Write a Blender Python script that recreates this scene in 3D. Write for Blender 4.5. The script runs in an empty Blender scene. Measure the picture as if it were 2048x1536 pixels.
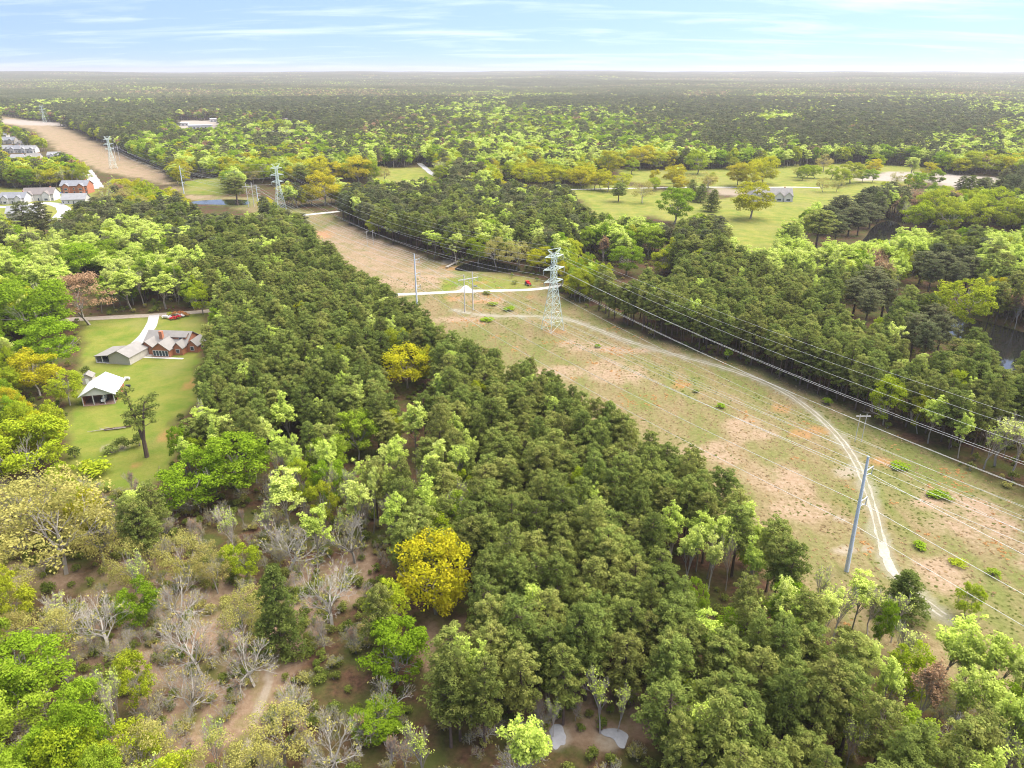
import bpy, math, random
import numpy as np
from math import radians, sin, cos, pi, hypot, atan2

# ------------------------------------------------------------------ camera, sky, sun, exposure
scene = bpy.context.scene
F, HC, Y0 = 1450.0, 95.0, 145.0            # focal length (px of the 2048 wide photo), flying height, horizon row
TH = math.atan((768 - Y0) / F)
CT, ST = cos(TH), sin(TH)
cam_d = bpy.data.cameras.new('camera')
cam_d.sensor_width = 36.0
cam_d.lens = 36.0 * F / 2048.0
cam_d.clip_start = 1.0
cam_d.clip_end = 40000.0
cam = bpy.data.objects.new('camera', cam_d)
scene.collection.objects.link(cam)
cam.location = (0, 0, HC)
cam.rotation_euler = (pi / 2 - TH, 0, 0)
scene.camera = cam

SUN_AZ, SUN_EL = radians(66), radians(60)   # azimuth measured from +Y towards +X
world = bpy.data.worlds.new('World')
scene.world = world
world.use_nodes = True
wn, wl = world.node_tree.nodes, world.node_tree.links
wn.clear()
def N(nt, t, **kw):
    n = nt.nodes.new(t)
    for k, v in kw.items():
        setattr(n, k, v)
    return n
def math_node(nt, op, a, b=None, clamp=False):
    n = nt.nodes.new('ShaderNodeMath'); n.operation = op; n.use_clamp = clamp
    for i, v in ((0, a), (1, b)):
        if v is None: continue
        if isinstance(v, (int, float)): n.inputs[i].default_value = v
        else: nt.links.new(v, n.inputs[i])
    return n.outputs[0]
wt = world.node_tree
sky = N(wt, 'ShaderNodeTexSky', sky_type='NISHITA', sun_disc=False)
sky.sun_elevation = SUN_EL
sky.sun_rotation = SUN_AZ
sky.altitude = 200
sky.air_density = 1.0
sky.dust_density = 0.3
sky.ozone_density = 2.8
tc = N(wt, 'ShaderNodeTexCoord')
sep = N(wt, 'ShaderNodeSeparateXYZ')
wl.new(tc.outputs['Generated'], sep.inputs[0])
zc = math_node(wt, 'ADD', math_node(wt, 'MAXIMUM', sep.outputs[2], 0.0), 0.09)
cx = math_node(wt, 'DIVIDE', sep.outputs[0], zc)
cy = math_node(wt, 'DIVIDE', sep.outputs[1], zc)
comb = N(wt, 'ShaderNodeCombineXYZ')
wl.new(cx, comb.inputs[0]); wl.new(cy, comb.inputs[1])
mp = N(wt, 'ShaderNodeMapping')
mp.inputs['Rotation'].default_value = (0, 0, radians(-32))
mp.inputs['Scale'].default_value = (0.42, 1.25, 1)
mp.inputs['Location'].default_value = (1.7, 0.35, 0)
wl.new(comb.outputs[0], mp.inputs[0])
cn = N(wt, 'ShaderNodeTexNoise')
cn.inputs['Scale'].default_value = 1.15
cn.inputs['Detail'].default_value = 7
cn.inputs['Roughness'].default_value = 0.62
cn.inputs['Distortion'].default_value = 0.5
wl.new(mp.outputs[0], cn.inputs['Vector'])
sk = N(wt, 'ShaderNodeCombineXYZ')           # lookup raised: the horizon takes the colour the sky has a little higher
wl.new(sep.outputs[0], sk.inputs[0]); wl.new(sep.outputs[1], sk.inputs[1])
wl.new(math_node(wt, 'ADD', math_node(wt, 'MULTIPLY', sep.outputs[2], 3.2), 0.46), sk.inputs[2])
skn = N(wt, 'ShaderNodeVectorMath', operation='NORMALIZE')
wl.new(sk.outputs[0], skn.inputs[0]); wl.new(skn.outputs[0], sky.inputs['Vector'])
cr = N(wt, 'ShaderNodeValToRGB')
cr.color_ramp.elements[0].position = 0.50
cr.color_ramp.elements[1].position = 0.80
wl.new(cn.outputs[0], cr.inputs[0])
cmix = N(wt, 'ShaderNodeMixRGB')
cmix.inputs[2].default_value = (5.2, 5.4, 5.8, 1)
wl.new(math_node(wt, 'ADD', math_node(wt, 'MULTIPLY', cr.outputs[0], 0.46), 0.08), cmix.inputs[0])
wl.new(sky.outputs[0], cmix.inputs[1])
bg = N(wt, 'ShaderNodeBackground')
bg.inputs['Strength'].default_value = 0.088
wl.new(cmix.outputs[0], bg.inputs['Color'])
wo = N(wt, 'ShaderNodeOutputWorld')
wl.new(bg.outputs[0], wo.inputs[0])

sun_d = bpy.data.lights.new('sun', 'SUN')
sun_d.energy = 3.1
sun_d.angle = radians(80)
sun_d.color = (1.0, 0.95, 0.87)
sun = bpy.data.objects.new('sun', sun_d)
scene.collection.objects.link(sun)
sun.location = (200, 100, 300)
sun.rotation_euler = (pi / 2 - SUN_EL, 0, -SUN_AZ + pi)
scene.view_settings.view_transform = 'Standard'
scene.view_settings.look = 'None'
scene.view_settings.gamma = 1.0
scene.view_settings.use_curve_mapping = False
scene.view_settings.exposure = 1.92
cy_ = scene.cycles
cy_.max_bounces = 6
cy_.diffuse_bounces = 4
cy_.glossy_bounces = 2
cy_.transmission_bounces = 4
cy_.transparent_max_bounces = 4
cy_.volume_bounces = 0
cy_.use_denoising = True
cy_.filter_width = 1.1
cy_.use_adaptive_sampling = False
cy_.caustics_reflective = False
cy_.caustics_refractive = False

# ------------------------------------------------------------------ helpers
rng = np.random.default_rng(7)
C = scene.collection
def P(x, y, z=0.0):
    """photo pixel -> world point on the level z"""
    x = np.asarray(x, float); y = np.asarray(y, float)
    u = (x - 1024) / F; v = -(y - 768) / F
    dy = CT + v * ST; dz = -ST + v * CT
    t = (z - HC) / dz
    return np.stack([u * t, dy * t, np.zeros_like(t) + z], -1)
def Q(X, Y, Z):
    """world -> photo pixel"""
    dz = Z - HC
    f = np.maximum(Y * CT - dz * ST, 1e-3)
    return 1024 + F * X / f, 768 - F * (Y * ST + dz * CT) / f
def p2(x, y, z=0.0):
    q = P(x, y, z); return float(q[0]), float(q[1])
def poly_px(pts, z=0.0):
    a = np.array(pts, float); return P(a[:, 0], a[:, 1], z)[:, :2]
def inside(poly, x, y):
    x = np.asarray(x); y = np.asarray(y); r = np.zeros(x.shape, bool)
    px, py = poly[:, 0], poly[:, 1]; n = len(poly); j = n - 1
    for i in range(n):
        if py[i] != py[j]:
            c = ((py[i] > y) != (py[j] > y)) & (x < (px[j] - px[i]) * (y - py[i]) / (py[j] - py[i]) + px[i])
            r ^= c
        j = i
    return r
def dist_line(pl, x, y):
    d = np.full(np.shape(x), 1e9)
    for a, b in zip(pl[:-1], pl[1:]):
        ab = b - a; L = max(ab @ ab, 1e-9)
        t = np.clip(((x - a[0]) * ab[0] + (y - a[1]) * ab[1]) / L, 0, 1)
        d = np.minimum(d, np.hypot(x - a[0] - t * ab[0], y - a[1] - t * ab[1]))
    return d
def sstep(a, b, x):
    t = np.clip((x - a) / (b - a), 0, 1); return t * t * (3 - 2 * t)
def relief(x, y):
    r = np.hypot(x, y)
    az = np.arctan2(x, y)
    w = sstep(1900, 4200, r)
    und = 7 + 5 * np.sin(x * .0021 + 1.3 * np.sin(y * .0013)) + 4 * np.sin(y * .0034 + x * .0011 + 2) + 3 * np.sin(x * .0052 - y * .0021)
    far = sstep(2600, 12500, r) * (74 + 9 * np.sin(az * 7 + 1.0) + 5 * np.sin(az * 19) + 9 * np.abs(az))
    return w * np.maximum(und, 0) + far
def vnoise(x, y, s, seed=0):
    """smooth value noise, numpy"""
    x = np.asarray(x) / s + seed * 17.3; y = np.asarray(y) / s - seed * 9.1
    xi = np.floor(x).astype(np.int64); yi = np.floor(y).astype(np.int64)
    fx = x - xi; fy = y - yi
    fx = fx * fx * (3 - 2 * fx); fy = fy * fy * (3 - 2 * fy)
    def h(a, b):
        n = (a * 374761393 + b * 668265263 + seed * 1442695) & 0x7fffffff
        n = ((n ^ (n >> 13)) * 1274126177) & 0x7fffffff
        return ((n ^ (n >> 16)) & 0xffff) / 65535.0
    return (h(xi, yi) * (1 - fx) + h(xi + 1, yi) * fx) * (1 - fy) + (h(xi, yi + 1) * (1 - fx) + h(xi + 1, yi + 1) * fx) * fy

def make_mesh(name, verts, faces, mats=(), mat_idx=None, attrs=None, smooth=False):
    """verts (n,3); faces list of index tuples or an (m,k) array"""
    me = bpy.data.meshes.new(name)
    verts = np.asarray(verts, np.float32)
    if isinstance(faces, np.ndarray):
        m, k = faces.shape
        me.vertices.add(len(verts)); me.vertices.foreach_set('co', verts.ravel())
        me.loops.add(m * k); me.loops.foreach_set('vertex_index', faces.astype(np.int32).ravel())
        me.polygons.add(m)
        me.polygons.foreach_set('loop_start', np.arange(0, m * k, k, dtype=np.int32))
        me.polygons.foreach_set('loop_total', np.full(m, k, np.int32))
    else:
        me.from_pydata([tuple(map(float, v)) for v in verts], [], faces)
    for m_ in mats: me.materials.append(m_)
    if mat_idx is not None: me.polygons.foreach_set('material_index', np.asarray(mat_idx, np.int32))
    for k_, (dom, val) in (attrs or {}).items():
        a = me.attributes.new(k_, 'FLOAT', dom); a.data.foreach_set('value', np.asarray(val, np.float32))
    me.polygons.foreach_set('use_smooth', np.full(len(me.polygons), smooth))
    me.update(calc_edges=True)
    return me
def obj(name, me, parent=None, loc=None, rz=None):
    o = bpy.data.objects.new(name, me); C.objects.link(o)
    if parent is not None: o.parent = parent
    if loc is not None: o.location = loc
    if rz is not None: o.rotation_euler = (0, 0, rz)
    return o
def tag(o, label, cat, group=None):
    o['label'] = label; o['category'] = cat
    if group: o['group'] = group
    return o
def structure(o): o['kind'] = 'structure'; return o
def thing(name, label, cat, loc=(0, 0, 0), rz=0, group=None):
    o = obj(name, None, None, loc, rz); o.empty_display_size = .5
    return tag(o, label, cat, group)

class MB:
    """collects simple solids, builds one mesh"""
    def __init__(s): s.v = []; s.f = []
    def add(s, v, f):
        n = len(s.v); s.v += [tuple(q) for q in v]; s.f += [tuple(i + n for i in q) for q in f]; return s
    def box(s, x0, x1, y0, y1, z0, z1):
        return s.add([(x0, y0, z0), (x1, y0, z0), (x1, y1, z0), (x0, y1, z0), (x0, y0, z1), (x1, y0, z1), (x1, y1, z1), (x0, y1, z1)],
                     [(0, 3, 2, 1), (4, 5, 6, 7), (0, 1, 5, 4), (1, 2, 6, 5), (2, 3, 7, 6), (3, 0, 4, 7)])
    def prism(s, prof, a0, a1, axis='y'):
        """profile (u,z) extruded along an axis"""
        n = len(prof)
        if axis == 'y': v = [(u, a0, z) for u, z in prof] + [(u, a1, z) for u, z in prof]
        else: v = [(a0, u, z) for u, z in prof] + [(a1, u, z) for u, z in prof]
        return s.add(v, [tuple(range(n)), tuple(range(2 * n - 1, n - 1, -1))] + [(i, (i + 1) % n, n + (i + 1) % n, n + i) for i in range(n)])
    def tube(s, a, b, r0, r1=None, sides=6):
        r1 = r0 if r1 is None else r1
        a = np.array(a, float); b = np.array(b, float); d = b - a; d /= np.linalg.norm(d) + 1e-9
        h = np.array([0, 0, 1.]) if abs(d[2]) < .9 else np.array([1., 0, 0])
        u = np.cross(d, h); u /= np.linalg.norm(u); w = np.cross(d, u); v = []
        for c, r in ((a, r0), (b, r1)):
            for k in range(sides):
                t = 2 * pi * k / sides; v.append(c + r * (cos(t) * u + sin(t) * w))
        return s.add(v, [(i, (i + 1) % sides, sides + (i + 1) % sides, sides + i) for i in range(sides)] + [tuple(range(sides - 1, -1, -1)), tuple(range(sides, 2 * sides))])
    def mesh(s, name, m, smooth=False): return make_mesh(name, s.v, s.f, (m,), smooth=smooth)
    def build(s, name, m, parent=None, loc=None, rz=None): return obj(name, s.mesh(name, m), parent, loc, rz)

# ------------------------------------------------------------------ materials
def new_mat(name):
    m = bpy.data.materials.new(name); m.use_nodes = True
    nt = m.node_tree; nt.nodes.clear()
    out = nt.nodes.new('ShaderNodeOutputMaterial')
    return m, nt, out
def principled(nt, out, rough=.8, metal=0.0):
    b = nt.nodes.new('ShaderNodeBsdfPrincipled'); b.inputs['Roughness'].default_value = rough; b.inputs['Metallic'].default_value = metal
    b.inputs['Specular IOR Level'].default_value = .3
    nt.links.new(b.outputs[0], out.inputs[0]); return b
def noise(nt, scale, detail=3, rough=.55, vec=None):
    n = nt.nodes.new('ShaderNodeTexNoise'); n.inputs['Scale'].default_value = scale
    n.inputs['Detail'].default_value = detail; n.inputs['Roughness'].default_value = rough
    if vec is not None: nt.links.new(vec, n.inputs['Vector'])
    return n.outputs[0]
def ramp(nt, fac, stops):
    r = nt.nodes.new('ShaderNodeValToRGB'); e = r.color_ramp.elements
    while len(e) < len(stops): e.new(.5)
    for k, (p, c) in enumerate(stops):
        e[k].position = p; e[k].color = (*c, 1) if len(c) == 3 else c
    nt.links.new(fac, r.inputs[0]); return r.outputs[0]
def mixc(nt, fac, a, b, mode='MIX'):
    n = nt.nodes.new('ShaderNodeMixRGB'); n.blend_type = mode
    for i, v in ((0, fac), (1, a), (2, b)):
        if isinstance(v, (int, float)): n.inputs[i].default_value = v
        elif isinstance(v, tuple): n.inputs[i].default_value = (*v, 1)
        else: nt.links.new(v, n.inputs[i])
    return n.outputs[0]
def attr(nt, name):
    a = nt.nodes.new('ShaderNodeAttribute'); a.attribute_name = name; return a.outputs['Fac']
def objcoord(nt):
    return nt.nodes.new('ShaderNodeTexCoord').outputs['Object']

def plain(name, col, rough=.8, metal=0.0, var=.12, scale=1.5):
    m, nt, out = new_mat(name); b = principled(nt, out, rough, metal)
    n = noise(nt, scale, 4, .6, objcoord(nt))
    lo = tuple(c * (1 - var) for c in col); hi = tuple(min(1, c * (1 + var)) for c in col)
    nt.links.new(ramp(nt, n, [(.3, lo), (.7, hi)]), b.inputs['Base Color'])
    return m

def leaf_mat(name, a, b, c, trans=.35, var=.30):
    """a..c: colour range of the foliage; each plant picks its own place in it"""
    m, nt, out = new_mat(name)
    oi = nt.nodes.new('ShaderNodeObjectInfo')
    t = math_node(nt, 'ADD', math_node(nt, 'MULTIPLY', attr(nt, 'tone'), .45), math_node(nt, 'MULTIPLY', oi.outputs['Random'], .55))
    col = ramp(nt, t, [(.0, a), (.5, b), (1.0, c)])
    v2 = math_node(nt, 'FRACT', math_node(nt, 'MULTIPLY', oi.outputs['Random'], 7.31))
    hs = nt.nodes.new('ShaderNodeHueSaturation')
    nt.links.new(col, hs.inputs['Color'])
    nt.links.new(math_node(nt, 'ADD', math_node(nt, 'MULTIPLY', v2, var), 1 - var * .55), hs.inputs['Value'])
    d = nt.nodes.new('ShaderNodeBsdfDiffuse'); tr = nt.nodes.new('ShaderNodeBsdfTranslucent')
    nt.links.new(hs.outputs[0], d.inputs['Color']); nt.links.new(hs.outputs[0], tr.inputs['Color'])
    mx = nt.nodes.new('ShaderNodeMixShader'); mx.inputs[0].default_value = trans
    nt.links.new(d.outputs[0], mx.inputs[1]); nt.links.new(tr.outputs[0], mx.inputs[2])
    nt.links.new(mx.outputs[0], out.inputs[0])
    return m
def bark_mat(name, a, b):
    m, nt, out = new_mat(name)
    d = nt.nodes.new('ShaderNodeBsdfDiffuse')
    oi = nt.nodes.new('ShaderNodeObjectInfo')
    n = noise(nt, 1.2, 3, .6, objcoord(nt))
    t = math_node(nt, 'ADD', math_node(nt, 'MULTIPLY', n, .6), math_node(nt, 'MULTIPLY', oi.outputs['Random'], .4))
    nt.links.new(ramp(nt, t, [(.25, a), (.75, b)]), d.inputs['Color']); nt.links.new(d.outputs[0], out.inputs[0])
    return m
M = {}
M['pine'] = leaf_mat('pine_needles', (.150, .205, .044), (.230, .268, .058), (.350, .335, .090), .45, .46)
M['dimpine'] = leaf_mat('darkened_pine_needles', (.110, .142, .060), (.160, .175, .072), (.220, .200, .092), .40, .36)  # darker copy of the pine needles; dimness of distant stands put into the colour
M['green'] = leaf_mat('green_leaves', (.190, .300, .014), (.260, .370, .022), (.330, .390, .045), .42, .30)
M['lime'] = leaf_mat('pale_lime_leaves', (.450, .560, .085), (.560, .640, .130), (.620, .640, .210), .42, .20)
M['olive'] = leaf_mat('olive_green_leaves', (.260, .350, .016), (.360, .420, .024), (.430, .410, .034), .38, .28)
M['yellow'] = leaf_mat('golden_leaves', (.370, .400, .012), (.450, .430, .016), (.520, .410, .026), .38, .25)
M['khaki'] = leaf_mat('straw_yellow_leaves', (0.325, 0.319, 0.078), (0.403, 0.364, 0.098), (0.429, 0.338, 0.111), .38, .25)
M['red'] = leaf_mat('russet_buds', (0.351, 0.215, 0.104), (0.390, 0.240, 0.137), (0.338, 0.280, 0.117), .30, .25)
M['brush'] = leaf_mat('brush_leaves', (.130, .180, .028), (.200, .235, .040), (.290, .280, .070), .38, .40)
M['bark_pine'] = bark_mat('pine_bark', (.085, .060, .048), (.17, .125, .10))
M['bark'] = bark_mat('grey_bark', (.20, .175, .145), (.36, .32, .27))
M['bark_pale'] = bark_mat('pale_bark', (.29, .26, .22), (.45, .41, .35))
M['bark_mauve'] = bark_mat('mauve_twigs', (.31, .265, .23), (.47, .41, .365))

# ------------------------------------------------------------------ ground layout (photo pixels laid on the ground level)
EDGE_L = [(2250, 1420), (1985, 1262), (1870, 1205), (1620, 1105), (1510, 965), (1285, 850), (1130, 745), (905, 660), (835, 612), (705, 505), (600, 432)]
EDGE_R = [(2500, 1240), (2250, 1110), (2048, 992), (1940, 945), (1840, 895), (1700, 815), (1500, 735), (1350, 690), (1240, 655), (1150, 603), (1095, 570), (1050, 556), (900, 530), (860, 515), (780, 488), (700, 450), (664, 431)]
corr_left = np.concatenate([poly_px(EDGE_L, 14.0), poly_px([(520, 428), (372, 398)])])
corr_right = poly_px(EDGE_R)
far_right = poly_px([(600, 420), (520, 395), (450, 392), (372, 388), (330, 342), (230, 300), (130, 254), (60, 240), (0, 231)])
far_left = poly_px([(372, 400), (335, 372), (250, 352), (196, 343), (150, 318), (115, 300), (62, 258), (0, 246)])
CORR = np.concatenate([corr_right, far_right[:4], corr_left[::-1]])
FARC = np.concatenate([far_right[2:], far_left[::-1]])
LAWN = poly_px([(168, 640), (300, 634), (412, 622), (420, 650), (402, 700), (396, 800), (345, 850), (345, 905), (330, 965), (245, 985), (150, 975), (130, 915), (138, 830), (158, 700)])
FIELD_G = poly_px([(366, 362), (458, 352), (458, 386), (440, 390), (372, 389)])
YARD = poly_px([(880, 556), (960, 552), (1060, 556), (1085, 572), (1060, 580), (960, 580), (880, 580)])
FIELD_E = poly_px([(1060, 372), (1250, 370), (1420, 400), (1620, 372), (1780, 400), (1700, 440), (1610, 460), (1590, 500), (1480, 505), (1425, 450), (1380, 460), (1300, 430), (1200, 450), (1160, 400)])
FIELD_B = poly_px([(1240, 338), (1400, 340), (1560, 336), (1700, 326), (1860, 335), (1850, 352), (1740, 366), (1400, 378), (1240, 362)])
FIELD_C = poly_px([(760, 336), (870, 334), (885, 356), (840, 366), (740, 366)])
FIELD_D = poly_px([(1380, 338), (1700, 326), (1870, 335), (1870, 362), (1760, 374), (1800, 400), (1700, 440), (1600, 385), (1400, 380)])
SAND = poly_px([(1700, 352), (1790, 343), (1860, 345), (2100, 362), (2100, 378), (1900, 374), (1850, 362), (1720, 362)])
PALES = [poly_px(q) for q in ([(340, 241), (445, 241), (440, 257), (350, 257)], [(530, 238), (640, 240), (645, 248), (535, 248)],
                              [(515, 266), (600, 266), (600, 276), (515, 276)], [(0, 237), (50, 240), (128, 246), (130, 252), (40, 250), (0, 246)],
                              [(500, 240), (510, 240), (512, 262), (500, 262)], [(1785, 226), (1870, 226), (1870, 231), (1785, 231)])]
SUBD = poly_px([(-60, 372), (60, 378), (185, 372), (196, 402), (150, 420), (140, 440), (80, 462), (40, 470), (-60, 475)])
PONDS = {
    'pond': [(1760, 612), (1800, 588), (1835, 600), (1900, 626), (1962, 642), (2060, 668), (2220, 716), (2260, 860), (2110, 800), (2030, 752), (1960, 706), (1870, 668), (1800, 650)],
    'pond.001': [(1728, 480), (1745, 452), (1775, 440), (1802, 448), (1806, 476), (1792, 520), (1760, 540), (1718, 538), (1688, 524), (1700, 500)],
    'pond.002': [(905, 538), (930, 526), (965, 521), (1010, 526), (1038, 534), (1042, 543), (1010, 546), (960, 543), (920, 543)],
    'pond.003': [(376, 405), (400, 401), (440, 399), (480, 399), (500, 401), (500, 409), (478, 411), (430, 409), (392, 409)],
}
POND_W = {k: poly_px(v) for k, v in PONDS.items()}
ROADS = {
    'gravel_road': ([(700, 590), (790, 589), (830, 588), (900, 584), (940, 582), (1010, 581), (1060, 580), (1100, 575), (1200, 560)], 3.7, 'gravel'),
    'country_lane': ([(-60, 650), (100, 641), (180, 637), (240, 634), (300, 631), (360, 627), (420, 622), (520, 612)], 5.0, 'dirt'),
    'driveway': ([(309, 630), (306, 642), (300, 656), (290, 669), (278, 682), (264, 694), (252, 702)], 4.2, 'concrete'),
    'paved_road': ([(470, 446), (555, 436), (610, 430), (668, 424), (720, 418), (800, 409)], 5.6, 'gravel'),
    'subdivision_street': ([(172, 340), (182, 352), (190, 366), (197, 377)], 10.0, 'concrete'),
    'subdivision_loop': ([(-40, 408), (0, 416), (50, 410), (95, 405), (120, 411), (131, 420), (122, 432), (104, 442)], 9.0, 'concrete'),
    'estate_road': ([(1090, 380), (1200, 378), (1300, 376), (1400, 374), (1500, 375), (1600, 374), (1640, 376)], 5.0, 'gravel'),
    'farm_lane': ([(838, 326), (850, 336), (864, 348), (872, 352)], 6.0, 'concrete'),
}
TRACK_PX = [(1890, 1232), (1870, 1220), (1815, 1175), (1778, 1138), (1757, 1060), (1745, 1010), (1737, 985), (1722, 945), (1700, 903), (1668, 862), (1625, 822), (1570, 783), (1500, 752), (1420, 727), (1350, 710), (1260, 684), (1190, 657), (1140, 639), (1100, 633), (1040, 632), (990, 632), (950, 629), (905, 619)]
def resample(pl, step):
    pl = np.asarray(pl, float)
    for _ in range(2):                      # corner cutting
        q = [pl[0]]
        for a, b in zip(pl[:-1], pl[1:]): q += [a * .75 + b * .25, a * .25 + b * .75]
        pl = np.array(q + [pl[-1]])
    d = np.r_[0, np.cumsum(np.hypot(*np.diff(pl, axis=0).T))]
    t = np.linspace(0, d[-1], max(3, int(d[-1] / step)))
    return np.stack([np.interp(t, d, pl[:, 0]), np.interp(t, d, pl[:, 1])], -1)
TRACK = resample(poly_px(TRACK_PX), 2.0)
ROAD_W = {k: resample(poly_px(v[0]), 4.0) for k, v in ROADS.items()}

# ------------------------------------------------------------------ ground sheet
az = np.concatenate([np.linspace(-180, -60, 40)[:-1], np.linspace(-60, 60, 430), np.linspace(60, 180, 40)[1:-1]])
az = np.radians(az)
rr = np.concatenate([[0.05, 12.0, 25, 40], 52.0 * 1.0125 ** np.arange(0, 461)])
rr = rr[rr < 15500]; rr = np.append(rr, 16000)
A, R_ = np.meshgrid(az, rr)
gx, gy = (R_ * np.sin(A)).ravel(), (R_ * np.cos(A)).ravel()
gz = relief(gx, gy)
na, nr = len(az), len(rr)
i0 = (np.arange(nr - 1)[:, None] * na + np.arange(na)[None]).ravel()
i1 = (np.arange(nr - 1)[:, None] * na + (np.arange(na)[None] + 1) % na).ravel()
gf = np.stack([i0, i0 + na, i1 + na, i1], -1)
def soft(poly, w=2.5):
    """coverage of a polygon with a ragged, soft edge"""
    acc = np.zeros(gx.shape)
    for k in range(6):
        a = k * pi / 3
        jx = (vnoise(gx, gy, 6, 3) - .5) * 3 * w + w * cos(a); jy = (vnoise(gx, gy, 6, 4) - .5) * 3 * w + w * sin(a)
        acc += inside(poly, gx + jx, gy + jy)
    return acc / 6
g_corr = np.maximum(soft(CORR, 2.0), soft(FARC, 4.0))
g_lawn = np.maximum.reduce([soft(LAWN, 1.5), soft(YARD, 1.5), soft(FIELD_G, 3)])
g_field = np.maximum.reduce([soft(FIELD_E, 3), soft(FIELD_B, 4), soft(FIELD_C, 4), soft(SUBD, 3), soft(FIELD_D, 3)])
g_pale = np.maximum.reduce([soft(SAND, 3)] + [soft(q, 5) for q in PALES])
def blobs(lst):
    w = np.zeros(gx.shape)
    for (px, py, rx, ry) in lst:
        c = p2(px, py); ex = abs(p2(px + rx, py)[0] - c[0]); ey = abs(p2(px, py - ry)[1] - c[1])
        d = ((gx - c[0]) / ex) ** 2 + ((gy - c[1]) / ey) ** 2 + (vnoise(gx, gy, 5, 8) - .5) * 1.1
        w = np.maximum(w, 1 - sstep(.45, 1.3, d))
    return w
g_pink = blobs([(1228, 745, 62, 26), (1960, 1050, 110, 70), (1560, 960, 70, 35), (1240, 700, 80, 8), (770, 500, 100, 40), (820, 560, 95, 24), (1490, 860, 55, 22),
                (1430, 905, 60, 22), (690, 470, 60, 26), (1120, 745, 60, 14), (960, 600, 60, 6), (930, 640, 60, 8), (1600, 1020, 60, 24), (1890, 1150, 70, 40), (1160, 690, 40, 10)])
g_pink = np.maximum(g_pink, (np.hypot(gx, gy) > 560) * soft(FARC, 4))
g_orange = blobs([(1108, 664, 26, 6), (960, 604, 30, 3), (900, 597, 24, 3), (1060, 592, 12, 3), (1600, 868, 20, 9), (1560, 815, 20, 9), (1770, 925, 40, 10), (1640, 860, 25, 9), (1365, 770, 20, 6), (960, 565, 14, 3), (905, 535, 26, 5), (640, 470, 25, 8),
                  (338, 870, 24, 14), (270, 930, 12, 4), (380, 770, 12, 10)])
g_bare = blobs([(1690, 945, 26, 10), (1690, 1100, 26, 8), (1735, 1098, 14, 7), (1680, 1040, 14, 6), (930, 577, 16, 4), (900, 523, 16, 5), (235, 897, 30, 4), (525, 1400, 10, 45), (545, 1330, 9, 28), (492, 1500, 12, 30), (1110, 1475, 34, 24), (1225, 1478, 36, 22), (30, 1160, 40, 30), (1455, 384, 34, 9)])
g_litter = blobs([(60, 1160, 130, 40), (540, 1350, 60, 100), (600, 1220, 60, 90), (700, 1150, 60, 60), (330, 1250, 170, 110), (420, 1420, 120, 110), (1180, 1420, 150, 70), (900, 1290, 60, 60), (240, 1150, 80, 40)])
track_d = dist_line(TRACK, gx, gy)
near = np.hypot(gx, gy) < 420
g_track = np.where(near, 1 - sstep(1.0, 2.6, track_d + (vnoise(gx, gy, 3, 5) - .5) * 2), 0)

mg, nt, out = new_mat('ground_cover')
b = principled(nt, out, .95)
b.inputs['Specular IOR Level'].default_value = 0.05
oc = objcoord(nt)
n_big = noise(nt, .022, 4, .55, oc); n_mid = noise(nt, .13, 5, .6, oc); n_fin = noise(nt, .9, 5, .68, oc); n_gr = noise(nt, 3.2, 3, .7, oc)
tmp = nt.nodes.new('ShaderNodeMapping'); tmp.inputs['Rotation'].default_value = (0, 0, radians(-32)); tmp.inputs['Scale'].default_value = (1, .28, 1)
nt.links.new(oc, tmp.inputs[0])
n_str = noise(nt, .16, 5, .62, tmp.outputs[0])
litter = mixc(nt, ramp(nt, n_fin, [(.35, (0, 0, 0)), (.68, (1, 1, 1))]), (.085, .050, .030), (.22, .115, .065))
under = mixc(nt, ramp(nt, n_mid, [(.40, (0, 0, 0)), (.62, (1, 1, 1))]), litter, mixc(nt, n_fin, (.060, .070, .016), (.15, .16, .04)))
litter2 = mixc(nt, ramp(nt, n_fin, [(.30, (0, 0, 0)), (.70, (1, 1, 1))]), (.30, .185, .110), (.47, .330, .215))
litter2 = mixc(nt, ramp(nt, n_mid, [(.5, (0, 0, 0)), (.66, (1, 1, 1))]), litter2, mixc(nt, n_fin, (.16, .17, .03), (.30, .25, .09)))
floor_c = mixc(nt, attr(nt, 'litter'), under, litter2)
straw = mixc(nt, ramp(nt, n_fin, [(.3, (0, 0, 0)), (.7, (1, 1, 1))]), (.24, .175, .075), (.44, .335, .175))
grass = mixc(nt, ramp(nt, n_fin, [(.3, (0, 0, 0)), (.7, (1, 1, 1))]), (.160, .180, .042), (.295, .295, .090))
strm = math_node(nt, 'ADD', math_node(nt, 'MULTIPLY', n_str, .62), math_node(nt, 'MULTIPLY', n_big, .38))
corr = mixc(nt, ramp(nt, strm, [(.41, (1, 1, 1)), (.58, (0, 0, 0))]), straw, grass)
pink = mixc(nt, ramp(nt, n_fin, [(.3, (0, 0, 0)), (.7, (1, 1, 1))]), (.40, .265, .155), (.57, .410, .275))
pk = math_node(nt, 'MULTIPLY', attr(nt, 'pink'), ramp(nt, math_node(nt, 'ADD', math_node(nt, 'MULTIPLY', n_mid, .6), math_node(nt, 'MULTIPLY', n_fin, .4)), [(.38, (.25, .25, .25)), (.56, (1, 1, 1))]))
corr = mixc(nt, pk, corr, pink)
corr = mixc(nt, math_node(nt, 'MULTIPLY', ramp(nt, n_mid, [(.62, (0, 0, 0)), (.72, (1, 1, 1))]), .22), corr, (.40, .20, .07))
corr = mixc(nt, ramp(nt, n_gr, [(.56, (0, 0, 0)), (.72, (.55, .55, .55))]), corr, (.10, .105, .035))
c1 = mixc(nt, attr(nt, 'corridor'), floor_c, corr)
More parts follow.
